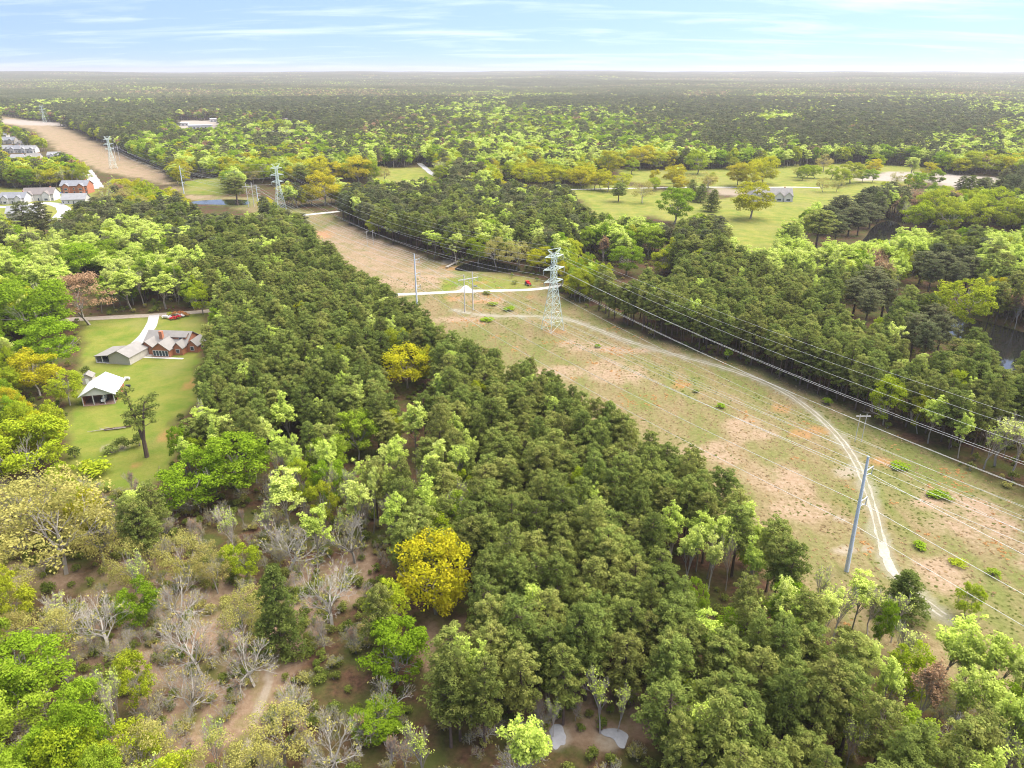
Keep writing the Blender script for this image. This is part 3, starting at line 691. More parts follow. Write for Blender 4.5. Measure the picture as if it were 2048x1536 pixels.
# ------------------------------------------------------------------ where each kind of tree grows (zones of the photograph)
ZONES = [   # photo row, then (photo column where a zone begins, zone)
    (100, (0, 'h')),
    (164, (0, 'h'), (40, 'l'), (200, 'h')),
    (182, (0, 'P'), (140, 'h'), (960, 'l'), (1090, 'h'), (1340, 'r'), (1470, 'h')),
    (200, (0, 'h'), (60, 'l'), (330, 'h'), (440, 'P'), (700, 'h'), (900, 'l'), (1020, 'P'), (1210, 'h'), (1740, 'm'), (1900, 'l')),
    (215, (0, 'm'), (120, 'P'), (390, 'r'), (440, 'P'), (760, 'm'), (840, 'g'), (1150, 'l'), (1240, 'm'), (1340, 'P'), (1540, 'm'), (1640, 'P'), (1900, 'l')),
    (232, (0, 'm'), (130, 'P'), (440, 'm'), (560, 'P'), (760, 'r'), (830, 'm'), (900, 'l'), (1000, 'g'), (1280, 'p'), (1340, 'P'), (1470, 'l'), (1600, 'P'), (1960, 'l')),
    (250, (0, 'o'), (60, 'P'), (330, 'g'), (450, 'l'), (640, 'P'), (700, 'r'), (800, 'm'), (1020, 'l'), (1100, 'g'), (1260, 'm'), (1400, 'P'), (2000, 'l')),
    (275, (0, 'o'), (110, 'P'), (240, 'g'), (520, 'P'), (560, 'g'), (640, 'l'), (800, 'm'), (900, 'l'), (1150, 'g'), (1340, 'm'), (1400, 'P'), (1530, 'l'), (1600, 'P'), (1840, 'l')),
    (300, (0, 'o'), (120, 'P'), (240, 'g'), (320, 'o'), (400, 'l'), (520, 'o'), (640, 'g'), (700, 'l'), (820, 'o'), (940, 'l'), (1020, 'y'), (1100, 'l'), (1280, 'y'), (1340, 'l'), (1420, 'g'), (1560, 'l'), (1980, 'o')),
    (325, (0, 'o'), (260, 'y'), (400, 'l'), (480, 'y'), (660, 'o'), (780, 'g'), (860, 'o'), (980, 'y'), (1380, 'l'), (1470, 'y'), (1580, 'l'), (1880, 'o'), (1960, 'y')),
    (350, (0, 'o'), (190, 'k'), (260, 'y'), (400, 'o'), (480, 'l'), (560, 'y'), (760, 'l'), (830, 'g'), (900, 'P'), (960, 'y'), (1090, 'P'), (1130, 'y'), (1400, 'P'), (1450, 'y'), (1800, 'm'), (1940, 'P')),
    (385, (0, 'm'), (130, 'k'), (300, 'y'), (390, 'k'), (500, 'o'), (660, 'P'), (1210, 'o'), (1590, 'l'), (1660, 'P'), (1800, 'r'), (1850, 'o')),
    (420, (0, 'm'), (50, 'P'), (560, 'o'), (680, 'P'), (1270, 'g'), (1340, 'o'), (1400, 'P'), (1470, '.'), (1560, 'l'), (1650, 'P'), (1800, 'r'), (1860, 'g'), (1990, 'o')),
    (455, (0, 'l'), (70, 'P'), (200, 'l'), (300, 'P'), (940, 'l'), (1010, 'P'), (1160, 'g'), (1340, 'P'), (1490, 'l'), (1640, 'P'), (1730, '.'), (1800, 'l'), (1860, 'g'), (1990, 'l')),
    (490, (0, 'l'), (180, 'g'), (260, 'l'), (400, 'P'), (480, 'p'), (560, 'P'), (900, 'l'), (1010, 'k'), (1090, 'o'), (1180, 'g'), (1340, 'P'), (1500, 'l'), (1840, 'P'), (1990, 'l')),
    (520, (0, 'l'), (120, 'g'), (200, 'l'), (260, 'g'), (320, 'l'), (400, 'P'), (480, 'p'), (600, 'P'), (940, 'l'), (1010, 'k'), (1100, 'o'), (1220, 'P'), (1560, 'l'), (1720, 'r'), (1790, 'l'), (1860, 'P'), (1980, 'l')),
    (560, (0, 'g'), (70, 'l'), (260, 'm'), (330, 'l'), (420, 'p'), (480, 'P'), (830, '.'), (960, 'k'), (1030, '.'), (1200, 'P'), (1790, 'r'), (1870, 'o'), (1990, 'P')),
    (600, (0, 'g'), (120, 'r'), (250, 'l'), (420, 'P'), (880, '.'), (1160, 'P'), (1850, 'r')),
    (650, (0, 'g'), (70, 'l'), (130, 'r'), (260, '.'), (400, 'P'), (950, '.'), (1180, 'P')),
    (700, (0, 'o'), (180, 'l'), (240, '.'), (390, 'P'), (1090, '.'), (1320, 'P')),
    (760, (0, 'o'), (130, 'o'), (200, '.'), (390, 'P'), (1230, '.'), (1450, 'P')),
    (820, (0, 'o'), (140, 'o'), (200, '.'), (330, 'm'), (400, 'p'), (450, 'P'), (540, 'p'), (710, 'P'), (1330, '.'), (1600, 'P'), (1980, 'b')),
    (880, (0, 'o'), (130, '.'), (320, 'm'), (400, 'g'), (450, 'p'), (520, 'b'), (600, 'q'), (840, 'p'), (930, 'P'), (1400, '.'), (1720, 'P'), (1980, 'b')),
    (940, (0, 'k'), (190, '.'), (260, 'l'), (320, 'g'), (390, 'm'), (450, 'p'), (580, 'q'), (860, 'p'), (960, 'P'), (1520, '.'), (1800, 'r'), (1930, 'P')),
    (1000, (0, 'k'), (200, 'P'), (330, 'm'), (390, 'l'), (450, 'p'), (560, 'q'), (760, 'p'), (880, 'P'), (1590, '.')),
    (1060, (0, 'k'), (200, 'w'), (260, 'P'), (400, 'b'), (520, 'w'), (560, 'b'), (720, 'p'), (830, 'P'), (1330, 'q'), (1540, 'p'), (1600, 'P'), (1640, '.')),
    (1120, (0, 'k'), (70, 'w'), (260, 'k'), (400, 'b'), (560, 'w'), (660, 'y'), (710, 'P'), (1340, 'q'), (1560, 'p'), (1600, 'b'), (1680, '.')),
    (1180, (0, 'w'), (140, 'g'), (190, 'w'), (640, 'y'), (770, 'P'), (1500, 'p'), (1580, 'q'), (1800, '.')),
    (1250, (0, 'g'), (64, 'w'), (590, '.'), (650, 'g'), (780, 'P'), (1600, 'p'), (1680, 'q'), (1860, 'o'), (1920, 'P')),
    (1320, (0, 'g'), (140, 'w'), (330, '.'), (400, 'w'), (450, '.'), (600, 's'), (680, 'g'), (770, 'P'), (1780, 'l')),
    (1390, (0, 'g'), (200, 'w'), (330, '.'), (400, 'w'), (520, 'g'), (720, 'P'), (980, '.'), (1030, 'b'), (1090, '.'), (1270, 'P'), (1790, 'l'), (1910, 'b'), (1970, 'l')),
    (1460, (0, 'g'), (200, 'w'), (330, '.'), (400, 'k'), (580, 'w'), (660, 'P'), (900, '.'), (1030, 'b'), (1090, '.'), (1260, 'P'), (1660, 'p'), (1720, 'P'), (1980, 'l')),
    (1560, (0, 'g'), (200, 'w'), (400, 'k'), (600, 'w'), (660, 'P'), (1950, 'l')),
]
MAPROWS = [(z[0], [[c for x0, c in z[1:] if x0 <= 32 + 64 * i][-1] for i in range(32)]) for z in ZONES]
MIX = {'P': dict(pine=.90, lime=.045, olive=.03, slim=.025), 'p': dict(pine=.46, lime=.27, slim=.16, green=.06, olive=.05), 'g': dict(green=.6, lime=.25, pine=.06, olive=.09),
       'l': dict(lime=.64, green=.18, pine=.06, slim=.05, olive=.07), 'o': dict(olive=.5, yellow=.18, green=.16, pine=.06, lime=.10), 'y': dict(yellow=.46, olive=.26, lime=.18, khaki=.06, pine=.04),
       'k': dict(khaki=.62, yellow=.16, olive=.14, slim=.08), 'm': dict(pine=.26, lime=.30, olive=.16, green=.16, red=.12), 'q': dict(lime=.46, slim=.26, pine=.18, green=.05, olive=.05), 'h': dict(pine=.50, red=.22, lime=.16, olive=.12),
       'r': dict(red=.5, slim=.25, pine=.12, lime=.13), 'b': dict(slim=.5, bare=.15, lime=.25, red=.10), 'w': dict(bare=.16, slim=.34, khaki=.28, olive=.11, green=.11), 's': dict(green=1.0), '.': {}}
DENS = {'w': .72, 's': .12, '.': 0.0, 'b': .8, 'k': .75}
KLIST = ['pine', 'green', 'lime', 'olive', 'yellow', 'khaki', 'bare', 'slim', 'red', 'dimpine']
row_y = np.array([r[0] for r in MAPROWS])
letters = np.array([[ord(c) for c in r[1]] for r in MAPROWS])
CUM = np.zeros((128, len(KLIST) + 1)); DEN = np.ones(128)
for k, d in MIX.items():
    CUM[ord(k), 1:] = np.cumsum([d.get(q, 0) for q in KLIST])
for k, v in DENS.items(): DEN[ord(k)] = v

# open ground the photograph shows: no crown may hang in front of it
CLEAR = [np.array(q, float) for q in (
    [(560, 436), (610, 442), (708, 530), (800, 588), (840, 612), (905, 660), (1130, 742), (1288, 850), (1508, 962), (1600, 1085), (1660, 1150), (1700, 1165), (1770, 1140), (1870, 1190), (1960, 1222), (2100, 1270), (2100, 1015), (1950, 965), (1860, 912), (1760, 862), (1640, 812), (1500, 748), (1350, 694), (1240, 660), (1130, 604), (1080, 566), (1040, 553), (900, 540), (858, 512), (780, 490), (700, 452), (664, 430)],
    [(172, 650), (185, 634), (405, 622), (412, 650), (396, 720), (390, 800), (335, 850), (335, 930), (240, 975), (175, 965), (150, 905), (162, 830), (160, 790), (165, 740), (200, 700)],
    [(0, 232), (60, 244), (128, 252), (230, 304), (330, 345), (372, 378), (372, 398), (335, 370), (200, 345), (120, 303), (62, 262), (0, 247)],
    [(366, 366), (455, 358), (452, 386), (500, 392), (510, 412), (560, 420), (520, 424), (400, 426), (378, 400)],
    [(1140, 388), (1180, 380), (1240, 382), (1320, 380), (1420, 400), (1470, 410), (1560, 405), (1620, 385), (1640, 392), (1600, 425), (1560, 440), (1540, 470), (1560, 495), (1500, 498), (1470, 470), (1440, 430), (1380, 425), (1330, 440), (1240, 432), (1180, 420)],
    [(1400, 346), (1450, 345), (1640, 352), (1640, 335), (1720, 332), (1830, 340), (1820, 352), (1720, 362), (1560, 372), (1400, 366)],
    [(770, 341), (860, 339), (868, 352), (800, 360), (765, 357)], [(1720, 354), (1800, 345), (1870, 350), (2048, 364), (2048, 370), (1880, 370)],
    [(350, 244), (440, 245), (438, 256), (355, 257)], [(545, 241), (635, 243), (635, 248), (545, 247)], [(520, 268), (595, 268), (595, 275), (520, 275)],
    [(0, 266), (28, 268), (60, 290), (112, 300), (110, 315), (0, 315)], [(0, 380), (60, 376), (180, 368), (190, 400), (150, 405), (135, 430), (100, 445), (60, 448), (0, 440)], [(170, 345), (192, 345), (205, 380), (180, 378)],
    [(1955, 648), (2048, 672), (2048, 735), (1990, 700)], [(1740, 460), (1795, 450), (1790, 472), (1750, 482)], [(915, 526), (1045, 528), (1048, 548), (915, 545)],
    [(1095, 1450), (1260, 1455), (1262, 1500), (1095, 1500)], [(1490, 372), (1590, 368), (1592, 405), (1490, 402)], [(834, 328), (850, 328), (876, 352), (862, 352)])]
NOGROW = [CORR, FARC, LAWN, YARD, FIELD_G, FIELD_E, FIELD_B, FIELD_C, SAND, SUBD] + PALES + list(POND_W.values())

# trees that stand out one by one: kind, crown centre px, crown width px, height m, label
HERO = [
    ('yellow', 868, 1140, 150, 18, 'tall golden yellow broadleaf tree standing among dark pines'),
    ('green', 790, 1300, 118, 13, 'vivid lime green round tree beside brown leaf litter clearing'),
    ('green', 470, 925, 118, 17, 'large dense bright green tree at the lower edge of the lawn'),
    ('green', 382, 955, 118, 15, 'pale green round tree beside the large dense bright green tree'),
    ('yellow', 812, 728, 92, 15, 'low spreading golden crown poking out of the pine stand'),
    ('lime', 578, 825, 58, 17, 'pale lime upright tree rising alone from the dark pine stand'),
    ('green', 712, 862, 80, 15, 'bright lime tree with pink grey bare neighbour in the pine stand'),
    ('lime', 832, 838, 60, 17, 'pale lime tree with grey limbs at a gap in the pine stand'),
    ('bare', 570, 1085, 135, 12, 'wide grey leafless tree with fanning fine branches beside yellow bush'),
    ('bare', 705, 1072, 118, 12, 'pinkish white leafless tree with tangled spreading limbs'),
    ('bare', 655, 1185, 145, 14, 'big leafless tree whose pale limbs radiate from a short trunk'),
    ('bare', 195, 1240, 125, 13, 'crooked pale leafless tree with drooping limbs over orange ground'),
    ('bare', 345, 1190, 112, 13, 'leafless tree with many ascending pale limbs beside a bright green tree'),
    ('bare', 385, 1278, 135, 14, 'bare pale tree with star shaped limbs over brown leaf litter'),
    ('bare', 497, 1310, 112, 12, 'greyish leafless tree at the edge of the brown leaf litter clearing'),
    ('bare', 360, 1375, 112, 12, 'short trunked bare tree with open crooked limbs on reddish ground'),
    ('bare', 583, 1392, 75, 9, 'small silvery leafless tree beside the sandy path'),
    ('khaki', 100, 1040, 190, 17, 'large pale straw yellow tree with airy crown'),
    ('khaki', 30, 1010, 120, 16, 'airy straw yellow tree touching the largest pale yellow tree'),
    ('khaki', 190, 1062, 95, 15, 'smaller straw yellow tree beside the dark shrubs'),
    ('khaki', 362, 1108, 88, 13, 'golden straw tree with clumped crown above the leafless trees'),
    ('khaki', 425, 1130, 66, 12, 'small straw coloured tree between golden tree and olive bush'),
    ('olive', 482, 1112, 66, 11, 'rounded yellow green bushy tree beside a wide grey leafless tree'),
    ('khaki', 490, 1232, 90, 13, 'thin yellow green tree among leafless trees'),
    ('green', 270, 1205, 70, 11, 'bright green leafy tree among the leafless trees'),
    ('green', 60, 1330, 120, 9, 'broad vivid green thicket tree in the open woodland corner'),
    ('green', 20, 1400, 110, 9, 'vivid green low tree at the thicket edge'),
    ('lime', 572, 985, 70, 17, 'pale lime conical tree beside an olive crown'),
    ('olive', 600, 965, 45, 15, 'olive crown behind the pale lime conical tree'),
    ('lime', 625, 1050, 48, 16, 'slender lime tree between two wide leafless trees'),
    ('lime', 715, 1012, 46, 16, 'small lime tree just behind the pinkish leafless tree'),
    ('lime', 740, 980, 34, 17, 'narrow lime tree with bare grey lower limbs'),
    ('cedar', 548, 1195, 92, 19, 'narrow dark pine standing alone between leafless trees'),
    ('bare', 770, 1395, 92, 9, 'silvery dead tree rising out of a vivid green thicket'),
    ('green', 752, 1440, 95, 6, 'low vivid green thicket under the silvery dead tree'),
    ('khaki', 560, 1465, 115, 11, 'rounded golden budding tree beside the sandy path'),
    ('bare', 660, 1478, 130, 12, 'large bare tree with golden brown twigs near the thicket'),
    ('green', 1392, 1215, 44, 15, 'small vivid green crown lost among the pines'),
    ('green', 1772, 1250, 40, 12, 'small brilliant green round tree beside grey leafless saplings'),
    ('olive', 1940, 1195, 44, 8, 'yellow topped sapling near the dirt track'),
    ('cedar', 1812, 1172, 82, 11, 'dark low pine beside the end of the white gravel patch'),
    ('slim', 1680, 1215, 62, 13, 'grey leafless sapling clump below the steel pole'), ('slim', 1752, 1200, 52, 12, 'grey leafless sapling beside the dark low pine'),
    ('slim', 1800, 1215, 50, 12, 'mauve leafless sapling under the dark low pine'), ('slim', 1640, 1170, 42, 13, 'thin grey sapling at the pine stand corner'),
    ('lime', 1722, 1185, 46, 13, 'faint lime sapling in front of the steel pole base'), ('lime', 1655, 1225, 46, 14, 'pale lime sapling mixed into the leafless sapling clump'),
    ('lime', 1905, 1280, 72, 15, 'pale lime tree beside the track end'), ('lime', 1350, 1060, 46, 17, 'pale lime slim tree near the clearing side of the pines'),
    ('lime', 1375, 1098, 48, 17, 'frosty lime slim tree with grey lower limbs in the pines'), ('lime', 1425, 1110, 38, 16, 'greyish lime tree between two pines'),
    ('slim', 1462, 1105, 36, 14, 'thin grey tree near a tiny red shrub'), ('lime', 1515, 1118, 40, 16, 'fresh lime slim tree near the clearing edge'),
    ('lime', 1950, 1325, 52, 16, 'bright lime oval tree in the group of four limes'), ('lime', 2005, 1342, 56, 16, 'second bright lime oval tree in the group of four limes'),
    ('lime', 1925, 1395, 44, 15, 'lime oval tree with visible stem in the group of four limes'), ('lime', 1975, 1400, 48, 15, 'lowest lime oval tree in the group of four limes'),
    ('lime', 1772, 1378, 40, 15, 'small lime tree beside the tan leafless tree'), ('red', 1852, 1375, 66, 14, 'tan leafless tree with budding fan crown among limes'),
    ('slim', 1708, 1470, 46, 13, 'grey sapling with lime tips inside the pine stand'), ('slim', 1206, 1385, 62, 13, 'brown leafless conical tree by the grey granite outcrops'),
    ('slim', 1240, 1400, 46, 10, 'small brown leafless tree beside the taller conical one'), ('slim', 1108, 1418, 34, 9, 'thin brown leafless sapling above the first granite outcrop'),
    ('slim', 2012, 860, 80, 16, 'white stemmed leafless tree clump at the clearing edge'), ('slim', 1985, 880, 50, 13, 'shorter white stemmed leafless tree'), ('slim', 2045, 880, 60, 15, 'white stemmed leafless tree with a mauve neighbour'),
    ('olive', 55, 885, 115, 13, 'broad olive gold tree across from the white barn'), ('yellow', 65, 738, 85, 12, 'golden domed tree behind the broad olive gold tree'),
    ('olive', 130, 770, 55, 12, 'yellow green tree beside the small shed'), ('green', 60, 612, 120, 13, 'rounded bright green tree near the country lane'),
    ('green', 100, 690, 100, 12, 'fresh green tree on the lawn border'), ('russet', 165, 590, 92, 15, 'brownish budding tree overhanging the country lane'),
    ('lime', 252, 565, 62, 19, 'tall lime tree with white trunk beside the country lane'), ('lime', 322, 568, 56, 17, 'lime tree with twin white trunks across the lane from the house'),
    ('slim', 278, 560, 40, 18, 'tall white trunked budding tree between two lime trees'), ('olive', 400, 592, 44, 14, 'yellow green tree where the lane meets the pines'),
    ('green', 160, 520, 70, 16, 'fresh green tree in the wood behind the lane'),
    ('yellow', 1506, 395, 76, 16, 'huge round golden oak with dark trunk alone on the grass'), ('green', 1352, 404, 70, 15, 'dense domed green tree on the meadow'),
    ('cedar', 1425, 393, 36, 11, 'small dark conical evergreen beside the big golden oak'), ('cedar', 1388, 372, 34, 12, 'dark evergreen by the estate road'), ('cedar', 1403, 380, 30, 11, 'dark evergreen between road and small conical evergreen'),
    ('yellow', 1478, 344, 44, 17, 'golden brown oak on the left of the trio behind the road'), ('yellow', 1502, 345, 46, 15, 'bright golden oak in front of the trio behind the road'), ('yellow', 1530, 335, 56, 19, 'tallest golden oak of the trio behind the road'),
    ('yellow', 1350, 348, 44, 14, 'golden dome tree beside grey leafless trees'), ('khaki', 1286, 380, 44, 15, 'pale gold thin tree on the meadow'), ('pine', 1238, 378, 32, 13, 'single dark pine standing on the yellow green meadow'),
    ('yellow', 1222, 322, 48, 17, 'golden round tree in the hedge row'), ('yellow', 1282, 310, 58, 18, 'large gold and green oak before the field'), ('olive', 1318, 318, 34, 17, 'lime gold oak touching the large gold oak'),
    ('olive', 1398, 318, 46, 17, 'gold tipped green oak at the field corner'), ('yellow', 1202, 355, 40, 17, 'bright yellow tree along the estate road'), ('yellow', 1175, 350, 38, 18, 'orange gold tree along the estate road'), ('olive', 1130, 345, 36, 18, 'lime yellow tree along the estate road'), ('yellow', 1105, 345, 40, 18, 'golden tree next to dark evergreens on the estate road'),
    ('olive', 1705, 340, 40, 16, 'single olive gold tree standing in the far field'), ('olive', 1868, 418, 110, 18, 'wide olive gold crown before the dark pond'), ('olive', 1990, 415, 110, 18, 'wide bright olive crown beside the pale bare tree'), ('olive', 1975, 318, 60, 17, 'olive crown behind the sandy ground'),
    ('pine', 1870, 520, 84, 18, 'massive dark crowns between lime trees'), ('pine', 1920, 525, 84, 18, 'second massive dark crowns between lime trees'), ('olive', 1930, 598, 92, 17, 'golden lime oak beside the dark water'),
    ('pine', 1745, 575, 110, 20, 'thin old crowns beside the dark water'), ('pine', 1860, 650, 100, 19, 'thin old crowns leaning over the pond'),
    ('pine', 1680, 425, 90, 19, 'tall dark crowns at the meadow edge'), ('pine', 1725, 415, 80, 20, 'tallest dark crowns at the meadow edge'), ('pine', 1640, 445, 60, 16, 'dark evergreen beside limes at the meadow edge'),
    ('khaki', 1032, 505, 58, 16, 'tan budding tree on the pond bank'), ('olive', 955, 492, 44, 17, 'lime crown on the pond bank beside tan trees'), ('khaki', 992, 500, 46, 16, 'straw coloured tree between lime and tan trees by the pond'), ('yellow', 1080, 515, 54, 14, 'mustard yellow tree behind the lattice tower'),
    ('green', 1172, 480, 36, 16, 'fresh green tree right behind the lattice tower top'), ('red', 1208, 492, 40, 15, 'orange tan budding tree behind the corridor pines'), ('lime', 866, 480, 42, 16, 'pale green tree at the corridor edge by the wooden walkway'),
    ('green', 1255, 515, 62, 15, 'vivid lime tree behind the corridor pines'), ('green', 1300, 480, 62, 15, 'lime green crown above the corridor pines'), ('olive', 1325, 520, 44, 14, 'gold and lime tree behind the corridor pines'),
    ('olive', 520, 335, 46, 17, 'lime gold tree behind the far lattice tower'), ('khaki', 505, 348, 32, 15, 'tan tree behind the two pole frame'), ('olive', 555, 345, 40, 17, 'bright lime tree behind the far lattice tower'), ('yellow', 645, 372, 62, 13, 'bright golden tree beside the paved road'), ('yellow', 632, 335, 52, 17, 'golden tree behind the paved road'), ('pine', 600, 345, 36, 15, 'dark round evergreen between golden trees'),
    ('yellow', 668, 340, 36, 16, 'orange gold oak in the hedgerow by the paved road'), ('yellow', 715, 335, 52, 17, 'gold and green oak near the mown field'), ('khaki', 766, 345, 28, 15, 'pale gold poplar beside the mown field'), ('olive', 880, 344, 30, 10, 'yellow lime tree at the farm lane bend'),
    ('pine', 470, 372, 44, 15, 'dark green tree at the bright field corner'),
    ('dimpine', 46, 430, 36, 25, 'tall dark pine with bare stem in front of the subdivision loop'), ('dimpine', 80, 432, 38, 25, 'tall dark pine beside its twin in front of the subdivision loop'), ('dimpine', 6, 470, 32, 22, 'tall dark pine at the subdivision corner'),
    ('green', 1265, 350, 0, 12, ''),
]
HERO = [h for h in HERO if h[3] > 0]
HERO2 = []
for h_ in HERO:                       # wide dark crowns on the photograph are groups of pines
    if h_[0] == 'pine' and h_[3] >= 80 and h_[2] < 700:
        for dx_, dy_, f_ in ((-.27, .06, .52), (.25, .10, .50), (.02, -.14, .56), (-.05, .26, .46)):
            HERO2.append(('dimpine', h_[1] + dx_ * h_[3], h_[2] + dy_ * h_[3], h_[3] * f_, 17, 'pine of the group: ' + h_[5]))
    elif h_[0] == 'olive' and h_[3] >= 100 and h_[2] < 700:
        for dx_, dy_, f_ in ((-.30, .05, .50), (.30, .08, .52), (.0, -.06, .56)):
            HERO2.append(('olive', h_[1] + dx_ * h_[3], h_[2] + dy_ * h_[3], h_[3] * f_, 15, 'tree of the group: ' + h_[5]))
    else: HERO2.append(h_)
HERO = HERO2
gf_ = np.random.default_rng(21)
for k_ in range(34):
    px_, py_ = gf_.uniform(1235, 1890), gf_.uniform(322, 368)
    if 1430 < px_ < 1610 and py_ > 345: continue
    kd_ = ('olive', 'yellow', 'green', 'lime', 'khaki', 'olive')[int(gf_.integers(6))]
    HERO.append((kd_, px_, py_, gf_.uniform(20, 36), 12, {'olive': 'olive tree scattered over the far field', 'yellow': 'golden tree scattered over the far field', 'green': 'green tree scattered over the far field', 'lime': 'pale lime tree scattered over the far field', 'khaki': 'straw tree scattered over the far field'}[kd_]))
for px_, py_ in ((1062, 350), (1085, 352), (1120, 350), (1148, 352), (1162, 355), (1190, 358), (1216, 362), (1245, 360), (1040, 345), (1020, 340)):
    HERO.append(('yellow' if px_ % 3 else 'olive', px_, py_, 36, 15, 'golden green tree in the row along the estate road'))
hero_rows = []
for (kind, px, py, w, h, lab) in HERO:
    if kind in ('green', 'olive', 'yellow', 'khaki', 'russet'):      # broad crowns are about as deep as wide
        for _ in range(3):
            d_ = np.linalg.norm(P(px, py, h * .6) - np.array([0, 0, HC])); h = float(np.clip(max(h, .98 * w * d_ / F), 3, 26)) if h > 7 else h
    elif kind in ('pine', 'cedar', 'dimpine') and w < 62:
        d_ = np.linalg.norm(P(px, py, h * .6) - np.array([0, 0, HC])); h = float(np.clip(max(h, 1.1 * w * d_ / F), 3, 27))
    if kind == 'lime' and py > 1000: w = w * 1.18
    zc_ = h * (.66 if kind in ('pine', 'lime', 'slim', 'red', 'dimpine', 'cedar') else .57)
    p = P(px, py, zc_); sl = np.linalg.norm(p - np.array([0, 0, HC])); hero_rows.append((kind, p[0], p[1], w * sl / F / 2, h, lab, px, py, w))

# candidate positions on jittered grids, denser close by
cand = []
for (r0, r1, cell, half) in ((70, 360, 4.6, 52), (360, 600, 5.8, 46), (600, 1250, 8.0, 44), (1250, 2700, 10.5, 41)):
    n = int(2 * r1 / cell); ii, jj = np.meshgrid(np.arange(-n // 2, n // 2), np.arange(0, n // 2 + 1))
    x = (ii + rng.uniform(-.42, .42, ii.shape)) * cell; y = (jj + rng.uniform(-.42, .42, ii.shape)) * cell
    r = np.hypot(x, y); k = (r > r0) & (r <= r1) & (np.abs(np.arctan2(x, y)) < radians(half)); cand.append(np.stack([x[k], y[k], np.full(k.sum(), cell)], -1))
cand = np.concatenate(cand); X, Y, CELL = cand.T; Rd = np.hypot(X, Y); Z = relief(X, Y)
def lookup(x, y, z):
    u, v = Q(x, y, z); v = v + rng.normal(size=len(v)) * np.minimum(8, 700.0 / np.hypot(x, y) * 6); u = u + rng.normal(size=len(u)) * 14
    return letters[np.clip(np.searchsorted(row_y, v, side='right') - 1, 0, len(row_y) - 1), np.clip((u // 64).astype(int), 0, 31)]
let = lookup(X, Y, Z + 11)
ok = rng.random(len(X)) < DEN[let]
kidx = (rng.random(len(X))[:, None] >= CUM[let][:, 1:-1]).sum(1)
ok &= CUM[let][:, -1] > .5
kidx = np.minimum(kidx, 9); isdim = (kidx == 0) & (rng.random(len(X)) < sstep(330, 620, Rd) * .9);  # with distance more pines take the darkened needle colour
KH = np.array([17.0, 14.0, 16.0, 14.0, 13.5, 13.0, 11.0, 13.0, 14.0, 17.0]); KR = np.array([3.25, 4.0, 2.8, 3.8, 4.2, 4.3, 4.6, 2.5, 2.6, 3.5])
kidx = np.where(isdim, 9, kidx)
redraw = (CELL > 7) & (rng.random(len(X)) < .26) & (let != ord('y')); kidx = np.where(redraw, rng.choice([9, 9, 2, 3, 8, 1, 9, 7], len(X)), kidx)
kidx = np.where((CELL > 9) & (kidx == 2) & (rng.random(len(X)) < .45), 3, kidx)
Hh = KH[kidx] * rng.normal(1, .09, len(X)).clip(.75, 1.25)
W = KR[kidx] * rng.normal(1, .14, len(X)).clip(.7, 1.35) * np.where(CELL > 9, 2.1, np.where(CELL > 7, 1.75, np.where(CELL > 5, 1.3, 1.0)))
Hh = Hh * np.where(CELL > 9, 1.35, np.where(CELL > 7, 1.28, np.where(CELL > 5, 1.12, 1.0)))
W = W * np.where((CELL > 5) & ((kidx == 2) | (kidx == 7) | (kidx == 8)), 1.35, 1.0)
for poly in NOGROW: ok &= ~inside(poly, X, Y)
for k, v in ROAD_W.items():
    m = Rd < 1400; d = np.full(len(X), 99.0); d[m] = dist_line(v, X[m], Y[m]); ok &= d > ROADS[k][1] / 2 + 2.2
d = np.full(len(X), 99.0); m = Rd < 420; d[m] = dist_line(TRACK, X[m], Y[m]); ok &= d > 4
for (fz, fx, slack) in ((.95, 0, 0), (.62, -.8, 0), (.62, .8, 0), (.35, 0, 0)):
    u, v = Q(X + fx * W, Y, Z + Hh * fz)
    for poly in CLEAR: ok &= ~inside(poly, u, v)
uc, vc = Q(X, Y, Z + Hh * .66)
utop, vtop = Q(X, Y, Z + Hh * .92)
for (kind, hx, hy, hw, hh_, lab, px, py, w) in hero_rows:
    ok &= ~(np.hypot(X - hx, Y - hy) < hw * (.75 if hw < 12 else .55) + W * .45)
    hr = hypot(hx, hy); ut, vt = utop, vtop; ok &= ~((((ut - px) / (w * .56 + 4)) ** 2 + ((vt - py - .15 * w) / (w * .58 + 4)) ** 2 < 1) & (Rd < hr) & (Rd > hr - 90)); vis = (((uc - px) / (w * .62 + 6)) ** 2 + ((vc - py - .10 * w) / (w * .66 + 6)) ** 2 < 1) & (Rd < hr); ok &= ~vis
X, Y, Z, Hh, W, kidx, Rd, uc, vc = (q[ok] for q in (X, Y, Z, Hh, W, kidx, Rd, uc, vc))
print('trees', len(X))

